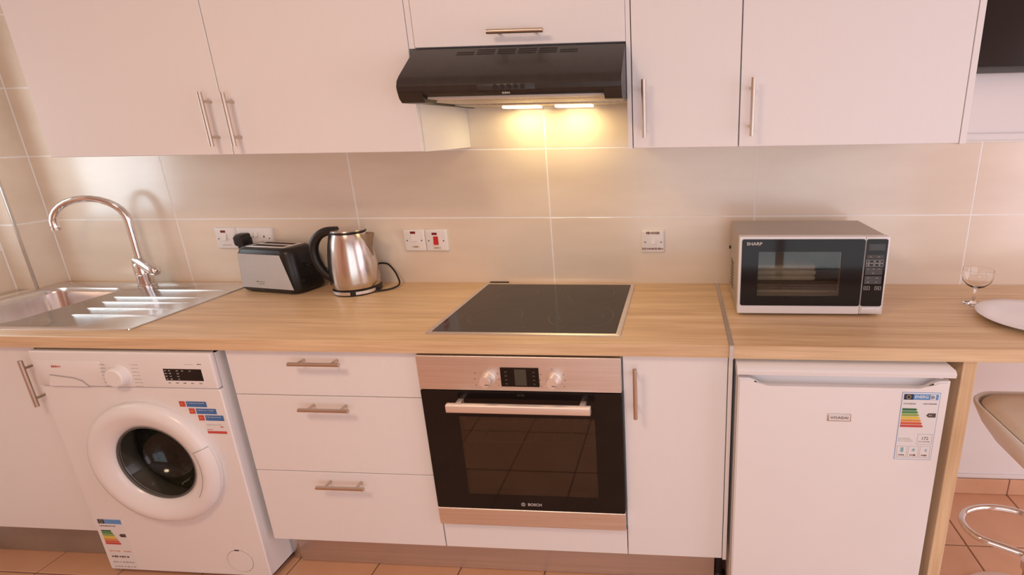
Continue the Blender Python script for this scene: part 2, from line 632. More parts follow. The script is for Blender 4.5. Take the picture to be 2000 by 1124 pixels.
# window over the sink
win = thing('window_1', 'white framed window in the recess over the sink', 'window', (XREC - 0.06, (WY0 + WY1) / 2, WZ0))
del win['category']
win['kind'] = 'structure'
bm = B()
for a in ((WY1 + 0.001, WY1 + 0.06, WZ0, WZ1), (WY0 - 0.06, WY0 - 0.001, WZ0, WZ1)):
    box(bm, XREC - 0.09, XREC - 0.03, a[0], a[1], a[2] + 0.001, a[3] - 0.001, bev=0.004)
for a in ((WZ0 + 0.001, WZ0 + 0.06), (WZ1 - 0.06, WZ1 - 0.001)):
    box(bm, XREC - 0.09, XREC - 0.03, WY1 + 0.06, WY0 - 0.06, a[0], a[1], bev=0.004)
obj('window_frame', bm, 'pvc', win)
bobj('pane', 'pane', win, XREC - 0.064, XREC - 0.060, WY1 + 0.055, WY0 - 0.055, WZ0 + 0.055, WZ1 - 0.055)

# the rest of the room, behind and beside the camera
bm = B()
DX0, DX1, DZ = 0.15, 3.35, 2.2
box(bm, XREC - 0.3, DX0, YBK - 0.1, YBK, -0.1, ZC)
box(bm, DX1, XR + 0.1, YBK - 0.1, YBK, -0.1, ZC)
box(bm, DX0, DX1, YBK - 0.1, YBK, DZ, ZC)
struct(obj('wall_rear', bm, 'peach', smooth=False), 'plain rear wall with the opening of a wide balcony door')
bm = B()
SY0, SY1, SZ = -2.65, -0.25, 2.18
box(bm, XR, XR + 0.1, YBK, SY0, -0.1, ZC)
box(bm, XR, XR + 0.1, SY1, 0.004, -0.1, ZC)
box(bm, XR, XR + 0.1, SY0, SY1, SZ, ZC)
struct(obj('wall_right', bm, 'peach', smooth=False), 'plain painted right wall with a wide glazed opening')
bm = B()
box(bm, XREC - 0.3, XR + 0.1, YBK - 0.1, 0.15, ZC, ZC + 0.1)
struct(obj('ceiling', bm, 'ceil', smooth=False), 'plain white ceiling')
door = thing('door_1', 'wide white glazed balcony door in the rear wall', 'door', (1.75, YBK + 0.02, 0))
del door['category']
door['kind'] = 'structure'
bm = B()
for x in (DX0 + 0.001, 1.71, DX1 - 0.081):
    box(bm, x, x + 0.08, YBK - 0.04, YBK - 0.005, 0.001, DZ - 0.001, bev=0.004)
for z in (0.001, DZ - 0.081):
    box(bm, DX0 + 0.081, DX1 - 0.081, YBK - 0.04, YBK - 0.005, z, z + 0.08, bev=0.004)
obj('door_frame', bm, 'pvc', door)
bobj('pane', 'pane', door, DX0 + 0.08, 1.715, YBK - 0.025, YBK - 0.021, 0.08, DZ - 0.08)
bobj('pane', 'pane', door, 1.785, DX1 - 0.08, YBK - 0.025, YBK - 0.021, 0.08, DZ - 0.08)

sdoor = thing('door_2', 'wide white glazed side door in the right wall', 'door', (XR + 0.02, (SY0 + SY1) / 2, 0))
del sdoor['category']
sdoor['kind'] = 'structure'
bm = B()
for y in (SY0 + 0.001, -1.48, SY1 - 0.061):
    box(bm, XR + 0.005, XR + 0.04, y, y + 0.06, 0.001, SZ - 0.001, bev=0.004)
for z in (0.001, SZ - 0.061):
    box(bm, XR + 0.005, XR + 0.04, SY0 + 0.061, SY1 - 0.061, z, z + 0.06, bev=0.004)
obj('door_frame', bm, 'pvc', sdoor)
bobj('pane', 'pane', sdoor, XR + 0.020, XR + 0.024, SY0 + 0.06, -1.475, 0.06, SZ - 0.06)
bobj('pane', 'pane', sdoor, XR + 0.020, XR + 0.024, -1.425, SY1 - 0.06, 0.06, SZ - 0.06)

# terracotta skirting right of the support panel
bm = B()
box(bm, 1.56, XR, -0.009, 0.0, 0.0, 0.071)
bb = struct(obj('baseboard_back', bm, 'fgrout', smooth=False), 'terracotta tile skirting along the white wall')
for i in range(0, 7):
    xa, xb = max(1.50 + 0.3 * i, 1.56), min(1.80 + 0.3 * i, XR)
    if xb - xa < 0.01:
        continue
    bm = B()
    box(bm, xa + 0.002, xb - 0.002, -0.012, -0.006, 0.001, 0.0715, bev=0.0015, seg=1)
    obj('skirting_tile', bm, 'floor', bb, smooth=False)
struct(bobj('trim_4', 'paint', None, 1.56, XR, -0.007, 0.0005, 0.0725, 0.091, bev=0.002), 'pale plaster bead above the terracotta skirting')

# flush lamp on the ceiling behind the camera
cl = thing('ceiling_lamp', 'round flush ceiling lamp glowing warm behind the viewer', 'lamp', (-0.30, -1.95, ZC))
bm = B()
lathe(bm, [(0, -0.0005), (0.27, -0.0005), (0.27, -0.03), (0.255, -0.03), (0, -0.03)], (-0.30, -1.95, ZC), seg=48)
obj('base', bm, 'pvc', cl)
bm = B()
lathe(bm, [(0.252, -0.0305), (0.245, -0.055), (0.20, -0.078), (0.10, -0.090), (0, -0.092)], (-0.30, -1.95, ZC), seg=48)
obj('diffuser', bm, 'ceillamp', cl)
ld = bpy.data.lights.new('ceiling_lamp_light', 'AREA')
ld.shape = 'DISK'
ld.size = 0.5
ld.energy = 15
ld.color = (1.0, 0.72, 0.50)
lo = bpy.data.objects.new('ceiling_lamp_light', ld)
C.objects.link(lo)
lo.location = (-0.30, -1.95, ZC - 0.096)

# ------------------------------------------------------------------ wall cabinets
ZTOP = 2.135
D = 0.018


def carcass(parent, x0, x1, y0, y1, z0, z1, m='white_in', back=True):
    bm = B()
    t = 0.016
    box(bm, x0, x0 + t, y0, y1, z0, z1)
    box(bm, x1 - t, x1, y0, y1, z0, z1)
    box(bm, x0 + t, x1 - t, y0, y1, z0, z0 + t)
    box(bm, x0 + t, x1 - t, y0, y1, z1 - t, z1)
    if back:
        box(bm, x0 + t, x1 - t, y1 - 0.004, y1, z0 + t, z1 - t)
    return obj('body', bm, m, parent, smooth=False)


def leaf(parent, name, x0, x1, yf, z0, z1, g=0.0012):
    bm = B()
    box(bm, x0 + g, x1 - g, yf, yf + D, z0 + g, z1 - g, bev=0.0012, seg=1)
    return obj(name, bm, 'white', parent)


A0, A1, A2 = -1.2087, -0.5946, 0.0012
c = thing('wall_cabinet', 'wide white double-door wall cabinet above the kettle and sink', 'cabinet', ((A0 + A2) / 2, -0.18, ZU))
carcass(c, A0, A2, YU + D + 0.001, -0.001, ZU, ZTOP, 'white')
d = leaf(c, 'door', A0, A1, YU, ZU, ZTOP)
bar_handle(d, (-0.628, 1.596), (-0.628, 1.442), YU)
d = leaf(c, 'door', A1, A2, YU, ZU, ZTOP)
bar_handle(d, (-0.5575, 1.594), (-0.5575, 1.441), YU)

c = thing('wall_cabinet', 'short white flap-door cabinet directly above the black hood', 'cabinet', (0.31, -0.18, 1.698))
bm = B()
box(bm, A2 + 0.001, 0.0180, YU + 0.001, -0.001, 1.698, ZTOP)
box(bm, 0.6140, 0.6262, YU + 0.001, -0.001, ZU, ZTOP)
box(bm, 0.0180, 0.6140, YU + D + 0.002, -0.001, 1.698, 1.714)
box(bm, 0.0180, 0.6140, YU + D + 0.002, -0.001, ZTOP - 0.016, ZTOP)
obj('body', bm, 'white', c, smooth=False)
d = leaf(c, 'flap_door', 0.0180, 0.6140, YU, 1.6985, ZTOP)
bar_handle(d, (0.2402, 1.7295), (0.3947, 1.7295), YU)

c = thing('wall_cabinet', 'narrow white wall cabinet just right of the black hood', 'cabinet', (0.776, -0.18, ZU))
carcass(c, 0.6275, 0.9255, YU + D + 0.001, -0.001, ZU, ZTOP, 'white')
d = leaf(c, 'door', 0.6275, 0.9255, YU, ZU, ZTOP)
bar_handle(d, (0.662, 1.599), (0.662, 1.446), YU)

c = thing('wall_cabinet', 'wide white single-door wall cabinet above the microwave, beside the television', 'cabinet', (1.23, -0.18, ZU))
carcass(c, 0.9265, 1.5235, YU + D + 0.001, -0.001, ZU, ZTOP, 'white')
d = leaf(c, 'door', 0.9265, 1.5235, YU, ZU, ZTOP)
bar_handle(d, (0.957, 1.597), (0.957, 1.4455), YU)
bobj('end_panel', 'white', c, 1.5250, 1.5420, YU + 0.001, -0.016, ZU - 0.001, ZTOP, bev=0.001, seg=1)

# ------------------------------------------------------------------ base cabinets
ZD = 0.1607
c = thing('base_cabinet', 'white sink base cabinet at the far left beside the washing machine', 'cabinet', (-1.5, -0.28, ZD))
carcass(c, -1.783, -1.2265, YF + D + 0.001, -0.002, ZD, ZB - 0.19, 'white_in')
d = leaf(c, 'door', -1.765, -1.2265, YF, ZD, ZB - 0.004)
bar_handle(d, (-1.2435, 0.823), (-1.2435, 0.667), YF)
o = bobj('plinth', 'plinth2', None, -1.783, -1.235, -0.497, -0.482, 0.001, ZD - 0.003, bev=0.002)
tag(o, 'dull brown plinth board under the sink cabinet at left', 'plinth')

c = thing('drawer_unit', 'white base unit with three drawers between washing machine and oven', 'drawers', (-0.3, -0.28, ZD))
bm = B()
box(bm, -0.5995, -0.583, YF + D + 0.001, -0.002, ZD, ZB)
box(bm, -0.0185, -0.002, YF + D + 0.001, -0.002, ZD, ZB)
box(bm, -0.583, -0.0185, YF + D + 0.001, -0.002, ZD, ZD + 0.016)
obj('body', bm, 'white_in', c, smooth=False)
for (za, zb, zh) in ((0.7065, ZB - 0.004, 0.827), (0.4338, 0.7065, 0.676), (ZD, 0.4338, 0.400)):
    d = leaf(c, 'drawer', -0.5995, -0.001, YF, za, zb)
    bar_handle(d, (-0.3785, zh), (-0.2225, zh), YF)

c = thing('oven_housing', 'white housing unit under the oven with a narrow filler panel', 'cabinet', (0.3, -0.28, ZD))
bm = B()
box(bm, 0.0005, 0.0165, YF + D + 0.004, -0.002, ZD, ZB)
box(bm, 0.5835, 0.5995, YF + D + 0.004, -0.002, ZD, ZB)
box(bm, 0.0165, 0.5835, YF + D + 0.004, -0.002, ZD, ZD + 0.016)
box(bm, 0.0165, 0.5835, YF + D + 0.004, -0.002, 0.246, 0.262)
obj('body', bm, 'white_in', c, smooth=False)
leaf(c, 'filler_panel', 0.001, 0.5995, YF, ZD, 0.2575)

c = thing('base_cabinet', 'narrow white base cabinet between the oven and the fridge', 'cabinet', (0.75, -0.28, ZD))
carcass(c, 0.6005, 0.8965, YF + D + 0.001, -0.002, ZD, ZB, 'white_in')
d = leaf(c, 'door', 0.6005, 0.8975, YF, ZD, ZB - 0.004)
bar_handle(d, (0.6378, 0.8295), (0.6378, 0.6735), YF)
bobj('end_panel', 'white', c, 0.8985, 0.9105, YF - 0.001, -0.003, ZD - 0.004, ZB - 0.002, bev=0.001, seg=1)

o = bobj('plinth', 'plinth', None, -0.585, 0.880, -0.4847, -0.4697, 0.002, ZD - 0.002, bev=0.002)
tag(o, 'long brown plinth board under the drawers and oven', 'plinth')
o = bobj('plinth_end', 'alu', None, -0.6215, -0.590, -0.476, -0.455, 0.001, ZD - 0.002, bev=0.003)
tag(o, 'pale upright end strip of the plinth beside the washing machine', 'plinth')
bm = B()
cyl(bm, (0.894, -0.46, 0.0), (0.894, -0.46, ZD), 0.016, seg=16)
lathe(bm, [(0, 0), (0.026, 0), (0.026, 0.008), (0.016, 0.02)], (0.894, -0.46, 0), seg=20)
tag(obj('cabinet_foot', bm, 'black'), 'black plastic adjustable foot under the narrow base cabinet', 'foot')

# ------------------------------------------------------------------ worktops
BX0, BX1, BY0, BY1 = -1.735, -1.405, -0.490, -0.092   # sink bowl


def wt_profile(y0, y1, front=True):
    if not front:
        return [(y0, ZB), (y1, ZB), (y1, ZT), (y0, ZT)]
    r = 0.005
    arc = [(y0 + r - r * math.sin(t), ZT - r + r * math.cos(t)) for t in [PI / 2 * k / 4 for k in range(5)]]
    return [(y0, ZB), (y1, ZB), (y1, ZT)] + arc


bm = B()
prism(bm, wt_profile(YW, -0.0005), 'x', XL + 0.001, BX0 - 0.01)
prism(bm, wt_profile(YW, BY0 - 0.01), 'x', BX0 - 0.01, BX1 + 0.01)
prism(bm, wt_profile(BY1 + 0.01, -0.0005, False), 'x', BX0 - 0.01, BX1 + 0.01)
prism(bm, wt_profile(YW, -0.0005), 'x', BX1 + 0.01, 0.8965)
tag(obj('worktop', bm, 'wood_x'), 'long pale oak worktop holding the sink, toaster, kettle and hob', 'worktop')
bm = B()
prism(bm, wt_profile(YW - 0.004, -0.0005), 'x', 0.9100, 2.95)
tag(obj('worktop', bm, 'wood_x'), 'pale oak breakfast-bar worktop under the microwave and white plate', 'worktop')
bm = B()
prism(bm, [(YW - 0.0055, ZB - 0.001), (-0.0005, ZB - 0.001), (-0.0005, ZT + 0.0018), (YW - 0.003, ZT + 0.0018), (YW - 0.0055, ZT - 0.0005)], 'x', 0.8970, 0.9095)
tag(obj('joint_strip', bm, 'alu'), 'slim metal strip covering the joint between the two oak worktops', 'strip')
o = bobj('support_panel', 'wood_z', None, 1.5150, 1.5515, YW + 0.002, -0.02, 0.001, ZB - 0.0005, bev=0.0015, seg=1)
tag(o, 'upright oak panel supporting the breakfast bar right of the fridge', 'panel')

# ------------------------------------------------------------------ sink and tap
s = thing('sink', 'stainless steel inset sink with ribbed drainer at the left corner', 'sink', (-1.35, -0.27, ZT))
zs = ZT + 0.0035
bm = B()
out = [(x, y, zs) for x, y in rrect(-1.772, -0.936, -0.516, -0.030, 0.012, 4)]
out2 = [(x, y, ZT + 0.0003) for x, y in rrect(-1.7735, -0.9345, -0.5175, -0.0285, 0.012, 4)]
R = loft(bm, [out2, out], cap0=False, cap1=False)
n = 7
loops = []
for ins, z, r in ((0.0, zs, 0.055), (0.005, zs - 0.004, 0.055), (0.010, zs - 0.02, 0.055), (0.016, zs - 0.13, 0.055), (0.03, zs - 0.155, 0.05), (0.06, zs - 0.162, 0.04)):
    loops.append([(x, y, z) for x, y in rrect(BX0 + ins, BX1 - ins, BY0 + ins, BY1 - ins, r, n)])
R2 = loft(bm, loops, cap0=False, cap1=True)
fill_ring(bm, R[1], R2[0])
plate = obj('basin_and_drainer', bm, 'sinksteel', s, ang=50)
for i in range(5):
    y = (-0.127, -0.214, -0.270, -0.334, -0.399)[i]
    x0 = (-1.262, -1.345, -1.325, -1.305, -1.282)[i]
    bm = B()
    tube(bm, [(x0, y, zs - 0.0035), (x0 + 0.02, y, zs - 0.001), (-0.985, y, zs - 0.001), (-0.965, y, zs - 0.0035)], 0.0034, 10)
    obj('drainer_rib', bm, 'sinksteel', plate, ang=60)
bm = B()
lathe(bm, [(0, 0.006), (0.012, 0.006), (0.014, 0.002), (0.030, 0.001), (0.038, 0.004), (0.041, 0.0)], (-1.57, -0.29, zs - 0.162), seg=28)
obj('drain', bm, 'chrome', plate)

t = thing('sink_tap', 'chrome mixer tap with a tall curved spout at the sink', 'tap', (-1.363, -0.066, zs))
bm = B()
tx, ty = -1.363, -0.066
lathe(bm, [(0, 0), (0.030, 0), (0.030, 0.004), (0.026, 0.007), (0.0255, 0.045), (0.027, 0.047), (0.027, 0.088), (0.023, 0.094), (0, 0.094)], (tx, ty, zs), seg=32)
obj('body', bm, 'chrome', t)
dv = Vector((-0.93, -0.36, 0)).normalized()
H0, RAD = 1.165, 0.112
pts = [Vector((tx, ty, zs + 0.085)), Vector((tx, ty, zs + 0.15)), Vector((tx, ty, H0 - 0.02))]
for k in range(0, 15):
    a = PI * k / 14 * 1.03
    pts.append(Vector((tx, ty, H0)) + dv * (RAD - RAD * math.cos(a)) + Vector((0, 0, RAD * 0.80 * math.sin(a))))
pts.append(pts[-1] + Vector((0.001, 0, -0.006)))
bm = B()
tube(bm, pts, 0.0125, 16)
obj('spout', bm, 'chrome', t, ang=60)
bm = B()
cyl(bm, pts[-1] + Vector((0, 0, 0.002)), pts[-1] + Vector((0, 0, -0.008)), 0.0135, seg=18)
obj('aerator', bm, 'nickel', t)
bm = B()
hv = Vector((0.90, -0.30, -0.33)).normalized()
hb = Vector((tx, ty, zs + 0.096)) - hv * 0.006
tube(bm, [hb - hv * 0.014, hb - hv * 0.010, hb + hv * 0.092, hb + hv * 0.104, hb + hv * 0.110], [0.014, 0.0205, 0.0205, 0.016, 0.006], 24)
obj('lever', bm, 'chrome', t, ang=50)

# ------------------------------------------------------------------ hood
hx0, hx1 = 0.0195, 0.6125
h = thing('cooker_hood', 'black cooker hood with lit lamps over the hob', 'hood', (0.316, -0.25, 1.548))
prof = [(-0.002, 1.697), (-0.362, 1.697), (-0.376, 1.692), (-0.478, 1.614), (-0.490, 1.602), (-0.496, 1.588), (-0.495, 1.576), (-0.490, 1.568), (-0.482, 1.5635), (-0.440, 1.5635), (-0.440, 1.566), (-0.002, 1.566)]
bm = B()
prism(bm, prof, 'x', hx0, hx1)
obj('body', bm, 'hoodblack', h, ang=22)
# side cheeks below the canopy
for xa, xb in ((hx0 + 0.0002, hx0 + 0.066), (hx1 - 0.046, hx1 - 0.0002)):
    bm = B()
    prism(bm, [(-0.4945, 1.574), (-0.489, 1.558), (-0.478, 1.5475), (-0.425, 1.5475), (-0.405, 1.556), (-0.405, 1.5655), (-0.440, 1.5655), (-0.480, 1.566)], 'x', xa, xb)
    obj('corner_foot', bm, 'hoodblack', h)
for xa, xb in ((hx0 + 0.0002, hx0 + 0.010), (hx1 - 0.010, hx1 - 0.0002)):
    bobj('side_skirt', 'hoodblack', h, xa, xb, -0.404, -0.002, 1.5500, 1.5655)
nrm = Vector((0, -(1.692 - 1.614), -(0.102))).normalized()
sl = Vector((0, -0.102, -0.078)).normalized()
slots = [(0, (1, 2)), (1, (0, 1, 2)), (2, (0, 1, 2)), (3, (0, 1, 2)), (4, (0, 1, 2)), (5, (0, 1))]
for ci, rws in slots:
    for rj in rws:
        if ci == 5:
            rj += 1
        base = Vector((0, -0.3785, 1.6900)) + sl * (0.006 + 0.010 * rj)
        x0 = 0.150 + ci * 0.0575
        bm = B()
        nn = Vector((0, -0.078, 0.102)).normalized()
        q = [base - sl * 0.0022, base + sl * 0.0022]
        vs = []
        for off in (0.0004, -0.001):
            for p in q:
                for x in (x0, x0 + 0.049):
                    v = p + nn * off
                    vs.append(bm.verts.new((x, v.y, v.z)))
        for f in ((0, 1, 3, 2), (4, 6, 7, 5), (0, 4, 5, 1), (2, 3, 7, 6), (0, 2, 6, 4), (1, 5, 7, 3)):
            bm.faces.new([vs[i] for i in f])
        obj('vent_slot', bm, 'dark', h, smooth=False)
bobj('control_panel', 'hoodgrey', h, 0.2355, 0.390, -0.4972, -0.492, 1.573, 1.5895, bev=0.002)
for i, x in enumerate((0.285, 0.303, 0.321, 0.339, 0.357)):
    bm = B()
    cyl(bm, (x, -0.4955, 1.582), (x, -0.4992, 1.582), 0.006, seg=14)
    obj('button', bm, 'black', h)
marks('logo', h, 0.302, 0.324, -0.4962, 1.5665, 0.006, 'letter', 6)
# underside: light visor lip, two metal grease filters, lamp covers
bobj('visor', 'visor', h, 0.087, hx1 - 0.047, -0.470, -0.412, 1.5560, 1.5630, bev=0.002)
for xa, xb in ((0.030, 0.3155), (0.3175, 0.602)):
    f = bobj('grease_filter', 'filter', h, xa, xb, -0.400, -0.175, 1.5560, 1.5655, bev=0.002)
bobj('lamp_tray', 'filter', h, 0.030, 0.602, -0.170, -0.015, 1.5520, 1.5655, bev=0.002)
for x in (0.225, 0.405):
    l = bobj('lamp_cover', 'lampglass', h, x - 0.062, x + 0.062, -0.100, -0.045, 1.5440, 1.5518, bev=0.003)
    ld = bpy.data.lights.new('hood_lamp', 'AREA')
    ld.shape = 'RECTANGLE'
    ld.size, ld.size_y = 0.11, 0.045
    ld.energy = 0.5
    ld.color = (1.0, 0.78, 0.36)
    lo = bpy.data.objects.new('hood_lamp', ld)
    C.objects.link(lo)
    lo.location = (x, -0.0725, 1.5425)
    lo.parent = h
    lo.matrix_parent_inverse = Matrix.Translation(-ORG[h.name])

# ------------------------------------------------------------------ hob
hb_x0, hb_x1, hb_y0, hb_y1 = 0.0135, 0.5929, -0.5213, -0.0236
h = thing('ceramic_hob', 'black ceramic hob with a steel frame set in the oak worktop', 'hob', (0.303, -0.27, ZT))
bm = B()
o1 = [(x, y) for x, y in rrect(hb_x0, hb_x1, hb_y0, hb_y1, 0.004, 3)]
i1 = [(x, y) for x, y in rrect(hb_x0 + 0.014, hb_x1 - 0.014, hb_y0 + 0.012, hb_y1 - 0.012, 0.003, 3)]
loft(bm, [[(x, y, ZT + 0.0003) for x, y in o1], [(x, y, ZT + 0.0035) for x, y in o1],
          [(x, y, ZT + 0.0045) for x, y in rrect(hb_x0 + 0.002, hb_x1 - 0.002, hb_y0 + 0.002, hb_y1 - 0.002, 0.003, 3)],
          [(x, y, ZT + 0.0045) for x, y in i1], [(x, y, ZT + 0.002) for x, y in i1]], True, True)
obj('frame', bm, 'steel', h)
gl = bobj('glass', 'hobglass', h, hb_x0 + 0.0145, hb_x1 - 0.0145, hb_y0 + 0.0125, hb_y1 - 0.0125, ZT + 0.002, ZT + 0.0042, bev=0.0008, seg=1)


def ring(name, cx, cy, r, w_, z, m, parent, seg=48):
    bm = B()
    lathe(bm, [(r - w_, 0), (r - w_, 0.0003), (r, 0.0003), (r, 0)], (cx, cy, z), seg=seg)
    return obj(name, bm, m, parent)


zg = ZT + 0.00425
for cx, cy, r in ((0.175, -0.145, 0.075), (0.445, -0.145, 0.085), (0.180, -0.385, 0.085), (0.452, -0.372, 0.103)):
    ring('cooking_zone', cx, cy, r, 0.0022, zg, 'hobmark', gl)
ring('cooking_zone', 0.452, -0.372, 0.070, 0.0016, zg, 'hobmark', gl)
bobj('control_line', 'hobmark', gl, 0.0705, 0.0725, -0.505, -0.34, zg, zg + 0.0003)
for (ya, yb) in ((-0.470, -0.420), (-0.492, -0.480)):
    bobj('control_display', 'lcd', gl, 0.038, 0.052, ya, yb, zg, zg + 0.0003)
bm = B()
cyl(bm, (0.0615, -0.455, zg), (0.0615, -0.455, zg + 0.0003), 0.003, seg=12)
obj('touch_key', bm, 'lcd', gl)
bobj('logo', 'hobmark', gl, 0.272, 0.298, -0.470, -0.466, zg, zg + 0.0003)
o = bobj('slot_strip', 'dark', None, 0.021, 0.096, -0.004, -0.0006, ZT + 0.0004, ZT + 0.0042)
tag(o, 'short dark strip at the wall behind the hob', 'strip')

# ------------------------------------------------------------------ oven
YO = -0.5743
ov = thing('built_in_oven', 'steel and black glass built-in oven below the hob', 'oven', (0.3, -0.3, 0.262))
bm = B()
t_ = 0.01
box(bm, 0.020, 0.020 + t_, -0.50, -0.06, 0.266, 0.845)
box(bm, 0.570, 0.580, -0.50, -0.06, 0.266, 0.845)
box(bm, 0.030, 0.570, -0.50, -0.06, 0.266, 0.35)
box(bm, 0.030, 0.570, -0.50, -0.06, 0.715, 0.845)
box(bm, 0.030, 0.570, -0.07, -0.06, 0.35, 0.715)
obj('cavity', bm, 'cavity', ov, smooth=False)
bm = B()
box(bm, 0.0205, 0.5795, -0.550, -0.5005, 0.266, 0.350)
box(bm, 0.0205, 0.5795, -0.550, -0.5005, 0.715, 0.845)
box(bm, 0.0205, 0.060, -0.550, -0.5005, 0.350, 0.715)
box(bm, 0.540, 0.5795, -0.550, -0.5005, 0.350, 0.715)
obj('front_frame', bm, 'black', ov, smooth=False)
fa = bobj('fascia', 'steel', ov, 0.0035, 0.5975, YO, -0.5510, 0.7475, 0.8555, bev=0.0015, seg=1)
for x, nm in ((0.2087, 'a'), (0.4010, 'b')):
    k = B()
    lathe(k, [(0.0, -0.028), (0.0155, -0.028), (0.0170, -0.025), (0.0185, -0.004), (0.0215, -0.003), (0.0215, 0.0)], (x + 0.004, YO, 0.787), 'y', seg=28)
    kn = obj('knob', k, 'palealu', fa)
    bobj('pointer', 'ink', kn, x + 0.004, x + 0.016, YO - 0.0286, YO - 0.0278, 0.7795, 0.7815)
    for (dx, dz) in ((-0.033, 0.018), (-0.036, 0), (-0.033, -0.020), (0.033, 0.018), (0.036, 0.0), (0.033, -0.020), (0.0, 0.034)):
        s_ = 0.0055 if dz > 0.03 else 0.0026
        bobj('symbol', 'grey_line' if dz > 0.03 else 'ink', fa, x + dx - s_ / 2, x + dx + s_ / 2, YO - 0.0003, YO, 0.785 + dz - s_ / 2, 0.785 + dz + s_ / 2)
dsp = bobj('display', 'blackg', fa, 0.2505, 0.3625, YO - 0.0018, YO, 0.7625, 0.8225, bev=0.0006, seg=1)
bobj('screen', 'lcd2', dsp, 0.292, 0.326, YO - 0.0022, YO - 0.0018, 0.767, 0.818)
for i in range(4):
    bobj('key', 'mwkey', dsp, 0.263, 0.270, YO - 0.0022, YO - 0.0018, 0.770 + i * 0.0125, 0.774 + i * 0.0125)
    bobj('key', 'mwkey', dsp, 0.345, 0.351, YO - 0.0022, YO - 0.0018, 0.770 + i * 0.0125, 0.774 + i * 0.0125)
# door: black glass frame around a dark see-through window
DZ0, DZ1 = 0.3345, 0.7445
WX0, WX1, WZa, WZb = 0.112, 0.516, 0.388, 0.660
bm = B()
box(bm, 0.0035, WX0, YO + 0.001, -0.552, DZ0, DZ1, bev=0.001, seg=1)
box(bm, WX1, 0.5975, YO + 0.001, -0.552, DZ0, DZ1, bev=0.001, seg=1)
box(bm, WX0 - 0.001, WX1 + 0.001, YO + 0.001, -0.552, DZ0, WZa)
box(bm, WX0 - 0.001, WX1 + 0.001, YO + 0.001, -0.552, WZb, DZ1)
dr = obj('door', bm, 'blackg', ov, smooth=False)
bobj('window', 'ovenglass', dr, WX0 - 0.001, WX1 + 0.001, YO + 0.0012, YO + 0.004, WZa - 0.001, WZb + 0.001)
bm = B()
poly = rrect(-0.013, 0.013, -0.009, 0.009, 0.005, 3)
prism(bm, [(-0.613 + a_[1], 0.7125 + a_[0]) for a_ in poly], 'x', 0.0985, 0.5135)
for x in (0.125, 0.487):
    box(bm, x - 0.008, x + 0.008, -0.606, YO + 0.001, 0.7045, 0.7205, bev=0.002)
obj('handle', bm, 'palealu', dr, label='pale satin metal bar handle')
text('logo', 'BOSCH', dr, 0.3165, YO + 0.0004, 0.3545, 0.0135, 'letter', bold=0.02)
bm = B()
lathe(bm, [(0.0050, 0), (0.0050, -0.0006), (0.0064, -0.0006), (0.0064, 0)], (0.2800, YO + 0.001, 0.3545), 'y', 24)
box(bm, 0.2780, 0.2787, YO + 0.0003, YO + 0.001, 0.3505, 0.3585)
box(bm, 0.2813, 0.2820, YO + 0.0003, YO + 0.001, 0.3505, 0.3585)
box(bm, 0.2787, 0.2813, YO + 0.0003, YO + 0.001, 0.3540, 0.3550)
obj('emblem', bm, 'letter', dr)
marks('marking', dr, 0.294, 0.316, YO + 0.001, 0.7335, 0.008, 'hoodgrey', 4)
bobj('bottom_strip', 'steel', ov, 0.0035, 0.5975, YO, -0.552, 0.2695, 0.3325, bev=0.0015, seg=1)
for z in (0.515, 0.590):
    bm = B()
    for y in (-0.485, -0.10):
        tube(bm, [(0.0325, y, z + 0.012), (0.05, y, z), (0.55, y, z), (0.5675, y, z + 0.012)], 0.0028, 8)
    for i in range(9):
        x = 0.075 + i * 0.056
        tube(bm, [(x, -0.485, z), (x, -0.10, z)], 0.0016, 6)
    obj('rack', bm, 'wire', ov)

# ------------------------------------------------------------------ energy label


